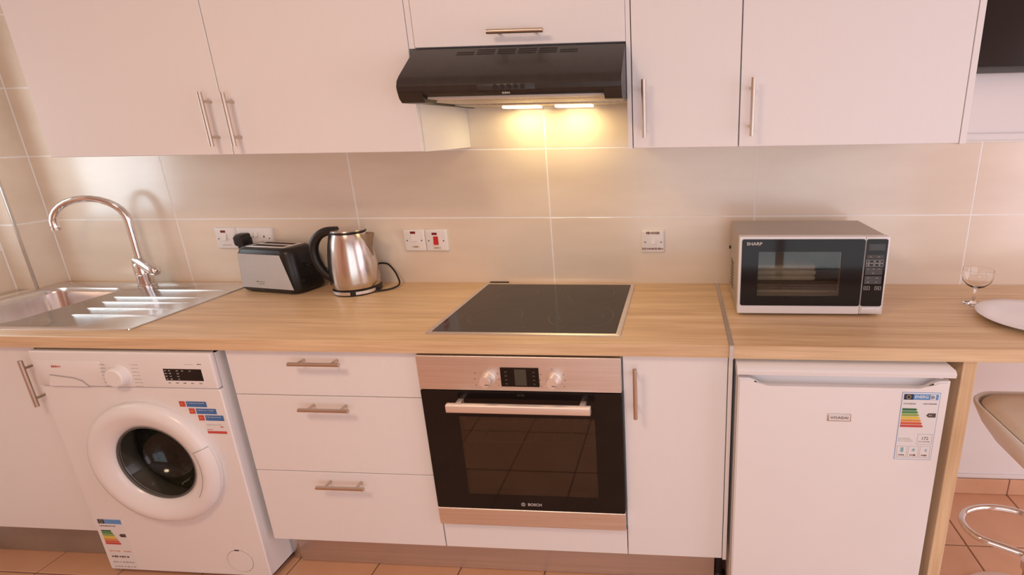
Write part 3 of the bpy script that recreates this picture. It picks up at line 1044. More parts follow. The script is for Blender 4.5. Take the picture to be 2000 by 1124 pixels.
def energy_label(parent, x0, z0, w_, h_, y, dark='navy', full=True):
    lb = bobj('energy_label', 'sky' if full else 'paper', parent, x0, x0 + w_, y - 0.0004, y, z0, z0 + h_, label='paper energy rating label')
    if full:
        bobj('paper', 'paper', lb, x0 + 0.0012, x0 + w_ - 0.0012, y - 0.0007, y - 0.0004, z0 + 0.0012, z0 + h_ - 0.0012)
    y2 = y - 0.0008
    X = lambda f: x0 + w_ * f
    Z = lambda f: z0 + h_ * f

    def r(nm, m, fa_, fb_, ga, gb, dy=0.0):
        return bobj(nm, m, lb, X(fa_), X(fb_), y2 - 0.0003 - dy, y2 - dy, Z(ga), Z(gb))
    r('flag', 'navy', 0.05, 0.30, 0.895, 0.975)
    bm = B()
    for k in range(12):
        a = 2 * PI * k / 12
        cx, cz = X(0.175) + 0.032 * h_ * 0.8 * math.cos(a), Z(0.935) + 0.032 * h_ * 0.8 * math.sin(a)
        box(bm, cx - 0.0008, cx + 0.0008, y2 - 0.0006, y2 - 0.0003, cz - 0.0008, cz + 0.0008)
    obj('stars', bm, 'yel', lb, smooth=False)
    r('banner', 'sky', 0.30, 0.95, 0.895, 0.975)
    if full:
        text('lettering', 'ENERG', lb, X(0.51), y2 - 0.0005, Z(0.937), h_ * 0.055, 'paper', bold=0.02)
        r('white_patch', 'paper', 0.74, 0.88, 0.90, 0.97, 0.0004)
        marks('printed_text', lb, X(0.76), X(0.86), y2 - 0.0008, Z(0.935), h_ * 0.05, 'ink', 3)
        text('lettering', 'HYUNDAI', lb, X(0.22), y2 - 0.0001, Z(0.835), h_ * 0.034, 'ink', bold=0.01)
        marks('printed_text', lb, X(0.58), X(0.94), y2, Z(0.838), h_ * 0.016, 'ink', 12)
    else:
        marks('printed_text', lb, X(0.06), X(0.70), y2, Z(0.85), h_ * 0.02, 'ink', 10)
    cols = ['g1', 'g2', 'g3', 'yel', 'org', 'ro', 'red']
    for i, cm in enumerate(cols):
        zc = 0.752 - i * 0.0405
        L = 0.36 + 0.036 * i
        bm = B()
        zb_, zt_ = Z(zc - 0.0165), Z(zc + 0.0165)
        prism(bm, [(X(0.05), zb_), (X(0.05 + L), zb_), (X(0.05 + L) + h_ * 0.0165, (zb_ + zt_) / 2), (X(0.05 + L), zt_), (X(0.05), zt_)], 'y', y2 - 0.0003, y2)
        obj('rating_bar', bm, cm, lb, smooth=False)
    bm = B()
    zc = 0.672
    prism(bm, [(X(0.70), Z(zc)), (X(0.755), Z(zc - 0.03)), (X(0.95), Z(zc - 0.03)), (X(0.95), Z(zc + 0.03)), (X(0.755), Z(zc + 0.03))], 'y', y2 - 0.0003, y2)
    obj('rating_arrow', bm, 'ink', lb, smooth=False)
    if full:
        text('lettering', 'A+', lb, X(0.81), y2 - 0.0005, Z(zc), h_ * 0.035, 'paper')
        for j in range(3):
            marks('printed_text', lb, X(0.05), X(0.36 + 0.05 * j), y2, Z(0.325 - j * 0.022), h_ * 0.008, 'grey_line', 12)
        text('lettering', '172', lb, X(0.755), y2 - 0.0001, Z(0.325), h_ * 0.062, 'ink', bold=0.01)
        marks('printed_text', lb, X(0.60), X(0.90), y2, Z(0.278), h_ * 0.012, 'ink', 12)
        for f0 in (0.055, 0.365, 0.675):
            bm = B()
            for (a, b, c_, d_) in ((f0, f0 + 0.27, 0.205, 0.208), (f0, f0 + 0.27, 0.035, 0.038), (f0, f0 + 0.006, 0.035, 0.208), (f0 + 0.264, f0 + 0.27, 0.035, 0.208)):
                box(bm, X(a), X(b), y2 - 0.0003, y2, Z(c_), Z(d_))
            obj('cell_border', bm, 'grey_line', lb, smooth=False)
        bm = B()
        for (a, b, c_, d_) in ((0.56, 0.95, 0.388, 0.391), (0.56, 0.95, 0.235, 0.238), (0.56, 0.566, 0.235, 0.391), (0.944, 0.95, 0.235, 0.391)):
            box(bm, X(a), X(b), y2 - 0.0003, y2, Z(c_), Z(d_))
        obj('cell_border', bm, 'grey_line', lb, smooth=False)
        r('icon', 'cyan', 0.15, 0.23, 0.115, 0.185)
        bm = B()
        for k in range(4):
            a = PI * k / 4
            dx, dz = math.cos(a) * h_ * 0.026, math.sin(a) * h_ * 0.026
            tube(bm, [(X(0.50) - dx, y2 - 0.0002, Z(0.15) - dz), (X(0.50) + dx, y2 - 0.0002, Z(0.15) + dz)], 0.0005, 6)
        obj('icon', bm, 'cyan', lb)
        bm = B()
        for k in (1, 2, 3):
            tube(bm, [(X(0.78) + math.cos(a) * h_ * 0.012 * k, y2 - 0.0002, Z(0.15) + math.sin(a) * h_ * 0.012 * k) for a in [-0.8 + 0.2 * q for q in range(9)]], 0.0005, 6)
        obj('icon', bm, 'cyan', lb)
        for f0 in (0.11, 0.42, 0.73):
            marks('printed_text', lb, X(f0), X(f0 + 0.16), y2, Z(0.07), h_ * 0.03, 'pen', 4)
    else:
        for zz, a, b, mm in ((0.36, 0.10, 0.52, 'org'), (0.36, 0.66, 0.95, 'org'), (0.25, 0.1, 0.8, 'ink'), (0.14, 0.08, 0.95, 'grey_line'), (0.05, 0.08, 0.95, 'grey_line')):
            marks('printed_text', lb, X(a), X(b), y2, Z(zz), h_ * (0.022 if mm != 'ink' else 0.035), mm, 7)
    return lb


# ------------------------------------------------------------------ fridge
FY = -0.605
f = thing('fridge', 'white under-counter fridge with an energy label below the breakfast bar', 'fridge', (1.195, -0.3, 0.0))
bobj('body', 'appl', f, 0.921, 1.474, -0.545, -0.06, 0.03, 0.822, bev=0.004)
bm = B()
prism(bm, [(-0.06, 0.824), (-0.596, 0.824), (-0.606, 0.829), (-0.608, 0.840), (-0.600, 0.848), (-0.060, 0.848)], 'x', 0.917, 1.482)
obj('top_cover', bm, 'appl', f, ang=50)
# door with a scooped handle recess along its top edge
xs = [0.921, 0.950, 0.965, 0.980, 1.000, 1.395, 1.415, 1.430, 1.445, 1.472]
zt = [0.8175, 0.8170, 0.8100, 0.7985, 0.7925, 0.7925, 0.7985, 0.8100, 0.8170, 0.8175]
bm = B()
prism(bm, [(0.921, 0.055)] + [(1.472, 0.055)] + list(zip(reversed(xs), reversed(zt))), 'y', FY, FY + 0.018)
bmesh.ops.bevel(bm, geom=[e for e in bm.edges if abs(e.verts[0].co.y - FY) < 1e-6 and abs(e.verts[1].co.y - FY) < 1e-6], offset=0.004, segments=2, affect='EDGES')
dr = obj('door', bm, 'appl', f, ang=40)
bobj('door_lining', 'appl2', dr, 0.923, 1.470, FY + 0.0185, FY + 0.0315, 0.057, 0.790)
bobj('door_core', 'appl2', dr, 0.924, 1.469, FY + 0.032, -0.548, 0.057, 0.8165, bev=0.003)
bobj('kick_plate', 'appl2', f, 0.930, 1.465, -0.540, -0.50, 0.004, 0.028)
bobj('gasket', 'dark', f, 0.926, 1.467, -0.5475, -0.5455, 0.058, 0.815)
bg = bobj('badge', 'nickel', dr, 1.1640, 1.2265, FY - 0.0022, FY, 0.6945, 0.7170, bev=0.001)
bobj('badge_plate', 'mwwhite', bg, 1.1670, 1.2235, FY - 0.0028, FY - 0.0022, 0.6970, 0.7145)
text('lettering', 'HYUNDAI', bg, 1.1955, FY - 0.0030, 0.7055, 0.0105, 'ink', bold=0.015)
energy_label(dr, 1.3525, 0.5795, 0.098, 0.2065, FY - 0.0001)

# ------------------------------------------------------------------ washing machine
WX0_, WX1_ = -1.2185, -0.6255
WY = -0.575
wm = thing('washing_machine', 'white front-loading washing machine under the left worktop', 'washing machine', (-0.922, -0.3, 0.0))
DCX, DCZ, DR = -0.905, 0.468, 0.218
bm = B()
# shell: sides, top, bottom, back, and a front sheet with a round hole
box(bm, WX0_, WX0_ + 0.004, WY + 0.0147, -0.06, 0.018, 0.853)
box(bm, WX1_ - 0.004, WX1_, WY + 0.0147, -0.06, 0.018, 0.853)
box(bm, WX0_, WX1_, WY + 0.0147, -0.06, 0.849, 0.853)
box(bm, WX0_, WX1_, WY + 0.0147, -0.06, 0.018, 0.022)
box(bm, WX0_, WX1_, -0.064, -0.06, 0.018, 0.853)
obj('body', bm, 'appl', wm, smooth=False)
bm = B()
ro = rrect(WX0_, WX1_, 0.020, 0.7335, 0.006, 4)
rb = [(WX0_ + 0.006 + (x - WX0_) / (WX1_ - WX0_) * (WX1_ - WX0_ - 0.012), z) for x, z in ro]
Rr = loft(bm, [[(x, WY + 0.0145, z) for x, z in ro], [(x, WY + 0.003, z) for x, z in ro], [(x, WY, z) for x, z in rrect(WX0_ + 0.003, WX1_ - 0.003, 0.023, 0.7305, 0.006, 4)]], False, False)
inn = [bm.verts.new((DCX + 0.165 * math.cos(2 * PI * k / 48), WY, DCZ + 0.165 * math.sin(2 * PI * k / 48))) for k in range(48)]
fill_ring(bm, Rr[-1], inn)
obj('front_panel', bm, 'appl', wm)
bm = B()
box(bm, WX0_, WX1_, WY - 0.004, WY + 0.0145, 0.736, 0.853, bev=0.005, seg=3)
cp = obj('control_panel', bm, 'appl2', wm)
YP = WY - 0.004
dwr = B()
box(dwr, -1.205, -0.990, YP - 0.0022, YP + 0.001, 0.740, 0.822, bev=0.003)
dw = obj('detergent_drawer', dwr, 'appl', cp)
bm = B()
hp = [(-1.165, 0.775), (-1.090, 0.766), (-1.062, 0.757), (-1.045, 0.738), (-1.180, 0.738)]
prism(bm, hp, 'y', YP - 0.0032, YP - 0.0021)
obj('grip', bm, 'appl2', dw, smooth=False)
bm = B()
tube(bm, [(-1.165, YP - 0.0032, 0.776), (-1.090, YP - 0.0032, 0.767), (-1.064, YP - 0.0032, 0.758), (-1.046, YP - 0.0032, 0.739)], 0.0016, 6)
obj('grip_edge', bm, 'grey_line', dw)
marks('logo', cp, -1.152, -1.118, YP - 0.0024, 0.804, 0.0065, 'red', 5)
bm = B()
KX, KZ = -0.931, 0.777
lathe(bm, [(0.0, -0.024), (0.026, -0.024), (0.029, -0.021), (0.031, -0.002), (0.034, 0.0)], (KX, YP, KZ), 'y', 36)
kn = obj('program_dial', bm, 'appl', cp)
for i in range(7):
    for sgn in (-1, 1):
        zz = KZ + 0.036 - i * 0.012
        ww = 0.020 if sgn < 0 else 0.025
        xa = KX + sgn * 0.040 + (-ww if sgn < 0 else 0)
        marks('printed_text', cp, xa, xa + ww, YP - 0.0024 if sgn < 0 else YP, zz, 0.0022, 'grey_line', 5)
ds = bobj('display', 'blackg', cp, -0.787, -0.664, YP - 0.0012, YP, 0.763, 0.802, bev=0.0005, seg=1)
bobj('display_surround', 'appl', cp, -0.792, -0.659, YP - 0.0006, YP, 0.748, 0.806)
for i, x in enumerate((-0.780, -0.767, -0.742, -0.725, -0.700)):
    for j in range(4 if i < 3 else 1):
        marks('icon', ds, x - 0.003, x + 0.004, YP - 0.0013, 0.796 - j * 0.0092, 0.0038, 'letter', 2)
for x in (-0.777, -0.752, -0.728, -0.702, -0.676):
    marks('printed_text', cp, x - 0.005, x + 0.005, YP - 0.0007, 0.755, 0.0035, 'ink', 3)
marks('printed_text', cp, -0.712, -0.686, YP, 0.817, 0.0018, 'grey_line', 9)
marks('printed_text', cp, -0.672, -0.658, YP, 0.818, 0.0045, 'ink', 3)
# door
dd = B()
lathe(dd, [(0.150, 0.004), (DR - 0.004, 0.004), (DR, -0.002), (DR - 0.001, -0.016), (DR - 0.010, -0.027), (DR - 0.026, -0.032), (0.178, -0.031), (0.150, -0.022), (0.136, -0.012), (0.132, 0.004), (0.150, 0.004)], (DCX, WY, DCZ), 'y', 72)
dro = obj('door', dd, 'appl', wm, ang=50)
bm = B()
lathe(bm, [(0.134, -0.006), (0.128, 0.004), (0.118, 0.045), (0.098, 0.080), (0.06, 0.100), (0.0, 0.106)], (DCX, WY, DCZ), 'y', 56)
obj('door_glass', bm, 'doorglass', dro, ang=70)
bm = B()
lathe(bm, [(0.134, -0.007), (0.1295, -0.010), (0.1275, -0.004), (0.131, 0.002)], (DCX, WY, DCZ), 'y', 56)
obj('glass_rim', bm, 'rubber', dro)
bm = B()
a0, a1 = -0.62, 0.35
lathe(bm, [(0.176, -0.0318), (0.184, -0.0345), (DR - 0.024, -0.0345), (DR - 0.008, -0.029), (DR + 0.001, -0.016)], (DCX, WY, DCZ), 'y', 24, a0, a1)
obj('door_handle', bm, 'appl2', dro, ang=50)
bm = B()
tube(bm, [(DCX + 0.176 * math.cos(a), WY - 0.0325, DCZ + 0.176 * math.sin(a)) for a in [a0 + (a1 - a0) * k / 16 for k in range(17)]] +
     [(DCX + rr * math.cos(a1), WY - yy, DCZ + rr * math.sin(a1)) for rr, yy in ((0.186, 0.0345), (0.195, 0.0345), (0.210, 0.028), (DR + 0.001, 0.016))], 0.0009, 6)
obj('seam', bm, 'grey_line', dro)
bm = B()
lathe(bm, [(0.162, 0.006), (0.150, 0.012), (0.146, 0.05), (0.156, 0.07), (0.165, 0.05), (0.166, 0.006)], (DCX, WY, DCZ), 'y', 48)
obj('door_seal', bm, 'rubber', wm)
bm = B()
lathe(bm, [(0.158, 0.075), (0.225, 0.085), (0.225, 0.40), (0.0, 0.40)], (DCX, WY, DCZ), 'y', 48)
dm = obj('drum', bm, 'drum', wm)
for k in range(3):
    a = 0.5 + k * 2 * PI / 3
    bm = B()
    p = Vector((math.cos(a), 0, math.sin(a)))
    tube(bm, [Vector((DCX, WY + 0.10, DCZ)) + p * 0.215, Vector((DCX, WY + 0.38, DCZ)) + p * 0.215], 0.022, 10)
    obj('paddle', bm, 'drum', dm)
# stickers
for i, (x, z, ln) in enumerate(((-0.7715, 0.6905, 0.066), (-0.7455, 0.6665, 0.066), (-0.7210, 0.6435, 0.060))):
    st = bobj('sticker', 'paper', wm, x - 0.002, x + 0.026 + ln + 0.002, WY - 0.0005, WY - 0.0001, z - 0.0205, z + 0.0015)
    bobj('icon_patch', 'red', st, x, x + 0.019, WY - 0.0009, WY - 0.0005, z - 0.0185, z)
    marks('icon', st, x + 0.005, x + 0.014, WY - 0.0010, z - 0.009, 0.008, 'org', 2)
    bobj('text_patch', 'blue', st, x + 0.023, x + 0.023 + ln, WY - 0.0009, WY - 0.0005, z - 0.0185, z)
    marks('printed_text', st, x + 0.026, x + 0.018 + ln, WY - 0.0010, z - 0.006, 0.003, 'letter', 9)
    marks('printed_text', st, x + 0.026, x + 0.010 + ln, WY - 0.0010, z - 0.0125, 0.002, 'sky', 9)
st = bobj('sticker', 'paper', wm, -0.705, -0.6385, WY - 0.0005, WY - 0.0001, 0.577, 0.615)
marks('printed_text', st, -0.700, -0.650, WY - 0.0006, 0.610, 0.0022, 'grey_line', 10)
marks('printed_text', st, -0.657, -0.647, WY - 0.0006, 0.6035, 0.005, 'red', 3)
marks('printed_text', st, -0.703, -0.684, WY - 0.0006, 0.593, 0.003, 'red', 5)
bobj('red_bar', 'red', st, -0.704, -0.6400, WY - 0.0009, WY - 0.0005, 0.5795, 0.5880)
energy_label(wm, -1.2055, 0.024, 0.094, 0.214, WY - 0.0001, full=False)
bm = B()
CX_, CZ_ = -0.722, 0.082
lathe(bm, [(0.0, -0.0012), (0.0445, -0.0012), (0.0450, 0.0005)], (CX_, WY, CZ_), 'y', 40)
fc = obj('filter_cap', bm, 'appl', wm)
bm = B()
tube(bm, [(CX_ + 0.0455 * math.cos(2 * PI * k / 40), WY - 0.0004, CZ_ + 0.0455 * math.sin(2 * PI * k / 40)) for k in range(40)], 0.0007, 6, closed=True)
obj('cap_seam', bm, 'grey_line', fc)
bobj('cap_notch', 'dark', fc, CX_ - 0.010, CX_ + 0.006, WY - 0.0016, WY - 0.0010, CZ_ + 0.043, CZ_ + 0.047)
for x in (WX0_ + 0.05, WX1_ - 0.05):
    for y in (WY + 0.06, -0.11):
        bm = B()
        lathe(bm, [(0, 0), (0.022, 0), (0.022, 0.006), (0.010, 0.010), (0.010, 0.018), (0, 0.018)], (x, y, 0.0003), seg=18)
        obj('foot', bm, 'black', wm)

# ------------------------------------------------------------------ microwave
MX0, MX1, MY, MZ0, MZ1 = 0.9425, 1.3815, -0.345, 0.9085, 1.1515
mw = thing('microwave', 'silver microwave oven with a black glass door on the breakfast bar', 'microwave', (1.162, -0.2, ZT))
bm = B()
tk = 0.010
YB = -0.060
box(bm, MX0 + 0.001, MX0 + tk, MY + 0.030, YB, MZ0, MZ1 - 0.003)
box(bm, MX1 - 0.085, MX1 - 0.001, MY + 0.030, YB, MZ0, MZ1 - 0.003)
box(bm, MX0 + tk, MX1 - 0.085, MY + 0.030, YB, MZ0, MZ0 + 0.03)
box(bm, MX0 + tk, MX1 - 0.085, MY + 0.030, YB, MZ1 - 0.030, MZ1 - 0.003)
box(bm, MX0 + tk, MX1 - 0.085, YB - 0.02, YB, MZ0 + 0.03, MZ1 - 0.030)
obj('body', bm, 'mwbody', mw, smooth=False)
bm = B()
cx0, cx1 = MX0 + tk + 0.0005, MX1 - 0.0855
cz0, cz1 = MZ0 + 0.0305, MZ1 - 0.0305
for a in ((cx0, cx0 + 0.002, cz0, cz1), (cx1 - 0.002, cx1, cz0, cz1), (cx0, cx1, cz0, cz0 + 0.002), (cx0, cx1, cz1 - 0.002, cz1)):
    box(bm, a[0], a[1], MY + 0.032, YB - 0.0205, a[2], a[3])
box(bm, cx0, cx1, YB - 0.0225, YB - 0.0205, cz0, cz1)
obj('cavity', bm, 'mwcav', mw, smooth=False)
for r_ in range(9):
    for q in range(3):
        bobj('side_vent', 'dark', mw, MX0 + 0.0003, MX0 + 0.0012, -0.135 - q * 0.028, -0.117 - q * 0.028, 0.938 + r_ * 0.011, 0.9425 + r_ * 0.011)
bm = B()
cyl(bm, (MX0 - 0.004, -0.075, 1.058), (MX0 + 0.006, -0.075, 1.058), 0.006, seg=12)
obj('side_knob', bm, 'black', mw)
XD = 1.3120
bm = B()
WXa, WXb, WZ_a, WZ_b = 1.000, 1.246, 0.9655, 1.1060
# front bezel (pale silver) and black glass door face with a window opening
def ring_face(bm, ox0, ox1, oz0, oz1, ix0, ix1, iz0, iz1, y0, y1):
    box(bm, ox0, ix0, y0, y1, oz0, oz1)
    box(bm, ix1, ox1, y0, y1, oz0, oz1)
    box(bm, ix0, ix1, y0, y1, oz0, iz0)
    box(bm, ix0, ix1, y0, y1, iz1, oz1)
ring_face(bm, MX0, XD - 0.001, MZ0, MZ1, WXa - 0.004, WXb + 0.004, WZ_a - 0.004, WZ_b + 0.004, MY, MY + 0.029)
dr = obj('door', bm, 'mwwhite', mw, smooth=False)
bm = B()
gx0, gx1, gz0, gz1 = MX0 + 0.007, XD - 0.002, MZ0 + 0.026, MZ1 - 0.007
og = [(x, z) for x, z in rrect(gx0, gx1, gz0, gz1, 0.006, 4)]
og[0:5] = [(gx1, gz1)] * 0 + og[0:5]
Rr = loft(bm, [[(x, MY - 0.0002, z) for x, z in og], [(x, MY - 0.0022, z) for x, z in og]], False, False)
inn = [bm.verts.new((x, MY - 0.0022, z)) for x, z in rrect(WXa, WXb, WZ_a, WZ_b, 0.003, 3)]
fill_ring(bm, Rr[-1], inn)
df = obj('black_glass', bm, 'blackg', dr, smooth=False)
bobj('window', 'mwglass', dr, WXa - 0.003, WXb + 0.003, MY + 0.0002, MY + 0.002, WZ_a - 0.003, WZ_b + 0.003)
text('logo', 'SHARP', dr, 0.9860, MY - 0.0028, 1.1305, 0.0135, 'letter', sx=1.15, bold=0.015)
bm = B()
box(bm, XD + 0.0005, MX1, MY, MY + 0.029, MZ0, MZ1, bev=0.002)
cp = obj('control_panel', bm, 'mwwhite', mw)
bm = B()
pg = rrect(XD + 0.002, MX1 - 0.006, MZ0 + 0.026, MZ1 - 0.007, 0.006, 4)
prism(bm, pg, 'y', MY - 0.0022, MY - 0.0002)
pf = obj('panel_face', bm, 'blackg', cp, smooth=False)
yk = MY - 0.0023
bobj('display_frame', 'mwkey', pf, XD + 0.009, MX1 - 0.013, yk - 0.0004, yk, 1.110, 1.1305)
bobj('display', 'lcd', pf, XD + 0.012, MX1 - 0.017, yk - 0.0008, yk - 0.0003, 1.1125, 1.128)
keys = ((1.0855, 1.0965, 2), (1.0405, 1.0610, 0), (1.0145, 1.0360, 0))
bobj('key', 'mwkey', pf, XD + 0.006, MX1 - 0.014, yk - 0.0004, yk, 1.0855, 1.0965)
for z0, z1 in ((1.0715, 1.0815), (1.0605, 1.0705)):
    bm = B()
    ring_face(bm, XD + 0.006, MX1 - 0.014, z0, z1, XD + 0.007, MX1 - 0.015, z0 + 0.001, z1 - 0.001, yk - 0.0004, yk)
    obj('key_border', bm, 'mwline', pf, smooth=False)
    for q in range(3):
        marks('icon', pf, XD + 0.011 + q * 0.016, XD + 0.018 + q * 0.016, yk - 0.0001, (z0 + z1) / 2, 0.0042, 'mwline', 2)
bobj('key', 'mwkey', pf, XD + 0.006, MX1 - 0.014, yk - 0.0004, yk, 1.0350, 1.0570)
bobj('key', 'mwkey', pf, XD + 0.006, MX1 - 0.014, yk - 0.0004, yk, 1.0060, 1.0310)
for z, n_ in ((1.091, 2), (1.053, 3), (1.040, 1), (1.025, 2), (1.012, 2)):
    for q in range(n_):
        xx = XD + 0.006 + (q + 0.5) * 0.0475 / n_
        marks('icon', pf, xx - 0.0035, xx + 0.0035, yk - 0.0005, z, 0.0036, 'mwmark', 2)
for xa, xb in ((XD + 0.006, XD + 0.024), (MX1 - 0.031, MX1 - 0.013)):
    bm = B()
    ring_face(bm, xa, xb, 0.9875, 0.9985, xa + 0.001, xb - 0.001, 0.9885, 0.9975, yk - 0.0004, yk)
    obj('key_border', bm, 'mwline', pf, smooth=False)
    marks('icon', pf, xa + 0.004, xb - 0.004, yk - 0.0001, 0.993, 0.0035, 'mwline', 4)
# reading order above keeps the lower keys clear of the pale strip
bobj('open_button', 'mwwhite', cp, XD + 0.006, MX1 - 0.008, MY - 0.0018, MY, MZ0 + 0.004, MZ0 + 0.022, bev=0.001)
for x in (MX0 + 0.03, MX1 - 0.03):
    for y in (MY + 0.05, YB - 0.03):
        bm = B()
        cyl(bm, (x, y, ZT + 0.0004), (x, y, MZ0 + 0.0005), 0.010, 0.012, 14)
        obj('foot', bm, 'black', mw)


def folded(name, m, x0, x1, y0, y1, z0, z1, n, label):
    tw = thing(name, label, 'towel', ((x0 + x1) / 2, (y0 + y1) / 2, z0))
    th = (z1 - z0) / n
    for i in range(n):
        bm = B()
        j = random.uniform(-0.002, 0.002)
        box(bm, x0 + j, x1 + j, y0 + abs(j), y1 - abs(j), z0 + i * th + 0.0003, z0 + (i + 1) * th - 0.0003, bev=th * 0.45, seg=3)
        obj('fold', bm, m, tw)
    return tw


folded('folded_towel', 'towel', 0.985, 1.270, -0.290, -0.100, cz0 + 0.0022, cz0 + 0.028, 2, 'pale folded towel lowest of the stack inside the microwave')
folded('folded_towel', 'towel2', 0.985, 1.270, -0.290, -0.100, cz0 + 0.0285, cz0 + 0.058, 3, 'dark grey folded towel in the middle of the stack inside the microwave')
folded('folded_towel', 'towel', 1.000, 1.190, -0.292, -0.110, cz0 + 0.0585, cz0 + 0.110, 3, 'white folded towel on top of the stack inside the microwave')

# ------------------------------------------------------------------ toaster (built about its own origin)
ta = -math.atan2(0.045, 0.25)
to = thing('toaster', 'silver-white and black two-slot toaster beside the kettle', 'toaster', (-0.762, -0.084, ZT), ta)
L2, W2, HT = 0.138, 0.074, 0.172


def plan(z, ins=0.0):
    f_ = z / HT
    sl_ = 0.010 * f_
    return [(x, y, z) for x, y in rrect(-L2 + ins + sl_ * 0.4, L2 - ins - sl_ * 4.2 * 0.6, -W2 + ins + sl_, W2 - ins - sl_, 0.034, 6)]


bm = B()
loft(bm, [plan(0.003, 0.012), plan(0.010, 0.003), plan(0.018), plan(0.10), plan(0.150), plan(0.164, 0.003), plan(0.171, 0.010), plan(0.172, 0.018)])
tb = obj('body', bm, 'black', to, local=True, ang=50)
# white metal cover wrapping the front and the rounded left end
bm = B()
rowsz = [0.022 + (0.150 - 0.022) * k / 8 for k in range(9)]
grid = []
for z in rowsz:
    L = plan(z, -0.0022)
    # order: right-back corner, left-back corner, left-front corner, right-front corner
    lf = L[7:21]
    f_ = (z - 0.022) / 0.128
    xr = 0.126 - 0.044 * f_
    row = [(-0.02, L[7][1], z)] + lf + [(xr * t + lf[-1][0] * (1 - t), lf[-1][1], z) for t in (0.25, 0.5, 0.75, 1.0)]
    grid.append([bm.verts.new(p) for p in row])
for a, b in zip(grid, grid[1:]):
    for k in range(len(a) - 1):
        bm.faces.new((a[k], a[k + 1], b[k + 1], b[k]))
r_ = bmesh.ops.solidify(bm, geom=list(bm.faces), thickness=0.002)
cv = obj('cover', bm, 'twhite', to, local=True, ang=50)
bobj('top_plate', 'steel', tb, -0.098, 0.082, -0.044, 0.044, 0.1715, 0.1738, bev=0.001, local=True)
for y in (-0.020, 0.020):
    sl_o = B()
    box(sl_o, -0.080, 0.064, y - 0.011, y + 0.011, 0.1736, 0.1744, bev=0.0003, seg=1)
    obj('bread_slot', sl_o, 'dark', tb, local=True, smooth=False)
bobj('lever', 'black', to, 0.122, 0.150, -0.014, 0.014, 0.098, 0.110, bev=0.003, local=True)
bm = B()
cyl(bm, (0.128, -0.028, 0.045), (0.142, -0.028, 0.045), 0.013, 0.012, 20)
obj('browning_dial', bm, 'black', to, local=True)
fr_y = plan(0.045, -0.0022)[20][1] - 0.0004
bm = B()
cyl(bm, (-0.040, fr_y + 0.001, 0.0465), (-0.040, fr_y - 0.0003, 0.0465), 0.0024, seg=12)
obj('logo', bm, 'ink', cv, local=True)
marks('printed_text', cv, -0.034, -0.004, fr_y, 0.0465, 0.004, 'grey_line', 8, local=True)
marks('printed_text', cv, -0.034, -0.006, fr_y - 0.0002, 0.0385, 0.004, 'grey_line', 7, local=True)
for x in (-0.10, 0.09):
    for y in (-0.045, 0.045):
        bm = B()
        cyl(bm, (x, y, 0.0003), (x, y, 0.006), 0.008, seg=12)
        obj('foot', bm, 'black', to, local=True)


def to_local(o, p):
    return Matrix.Rotation(-o.rotation_euler.z, 4, 'Z') @ (Vector(p) - o.location)


# its plug in the double socket, and the cord
PX, PZ = -0.947, 1.077
bm = B()
loft(bm, [[(PX + x * s_, y_, PZ + z * s_) for x, z in rrect(-0.026, 0.026, -0.026, 0.026, 0.012, 4)] for y_, s_ in ((-0.0118, 0.9), (-0.014, 1.0), (-0.040, 0.92), (-0.050, 0.7), (-0.0515, 0.45))])
tube(bm, [(PX - 0.002, -0.036, PZ - 0.014), (PX - 0.004, -0.038, PZ - 0.032), (PX - 0.003, -0.040, PZ - 0.046)], [0.013, 0.009, 0.006], 12)
me = finish(bm)
me.transform(Matrix.Rotation(-ta, 4, 'Z') @ Matrix.Translation(-to.location))
obj('plug', me, 'black', to, local=True)
bm = B()
tube(bm, smooth_path([(PX - 0.003, -0.040, PZ - 0.042), (PX + 0.008, -0.044, PZ - 0.070), (PX + 0.035, -0.030, PZ - 0.105), (PX + 0.06, -0.012, PZ - 0.15), (PX + 0.10, -0.012, ZT + 0.006), (PX + 0.17, -0.010, ZT + 0.006), (-0.745, -0.012, ZT + 0.012)], 6), 0.0034, 8)
me = finish(bm)
me.transform(Matrix.Rotation(-ta, 4, 'Z') @ Matrix.Translation(-to.location))
obj('cord', me, 'black', to, local=True)

# ------------------------------------------------------------------ kettle
KXc, KYc = -0.452, -0.108
ke = thing('electric_kettle', 'brushed steel electric kettle with black handle on its base', 'kettle', (KXc, KYc, ZT))
bm = B()
lathe(bm, [(0, 0.0004), (0.080, 0.0004), (0.083, 0.004), (0.083, 0.018), (0.078, 0.022), (0, 0.022)], (0, 0, 0), seg=48)
kb = obj('power_base', bm, 'black', ke, local=True)
for a0_, a1_ in ((-2.5, -1.42), (-1.20, -0.35)):
    bm = B()
    lathe(bm, [(0.0832, 0.0055), (0.0842, 0.0065), (0.0842, 0.0165), (0.0832, 0.0175)], (0, 0, 0), seg=16, a0=a0_, a1=a1_)
    obj('base_trim', bm, 'steel', kb, local=True)
prof = [(0, 0.0235), (0.079, 0.0235), (0.0810, 0.026), (0.0812, 0.045), (0.0805, 0.090), (0.0775, 0.125), (0.0715, 0.165), (0.064, 0.200), (0.0585, 0.218), (0.056, 0.224)]
bm = B()
lathe(bm, prof + [(0, 0.224)], (0, 0, 0), seg=56)
kbod = obj('body', bm, 'steel_v', ke, local=True, ang=60)
bm = B()
lathe(bm, [(0.0815, 0.0440), (0.0818, 0.0447), (0.0815, 0.0454)], (0, 0, 0), seg=56)
obj('seam', bm, 'grey_line', kbod, local=True)
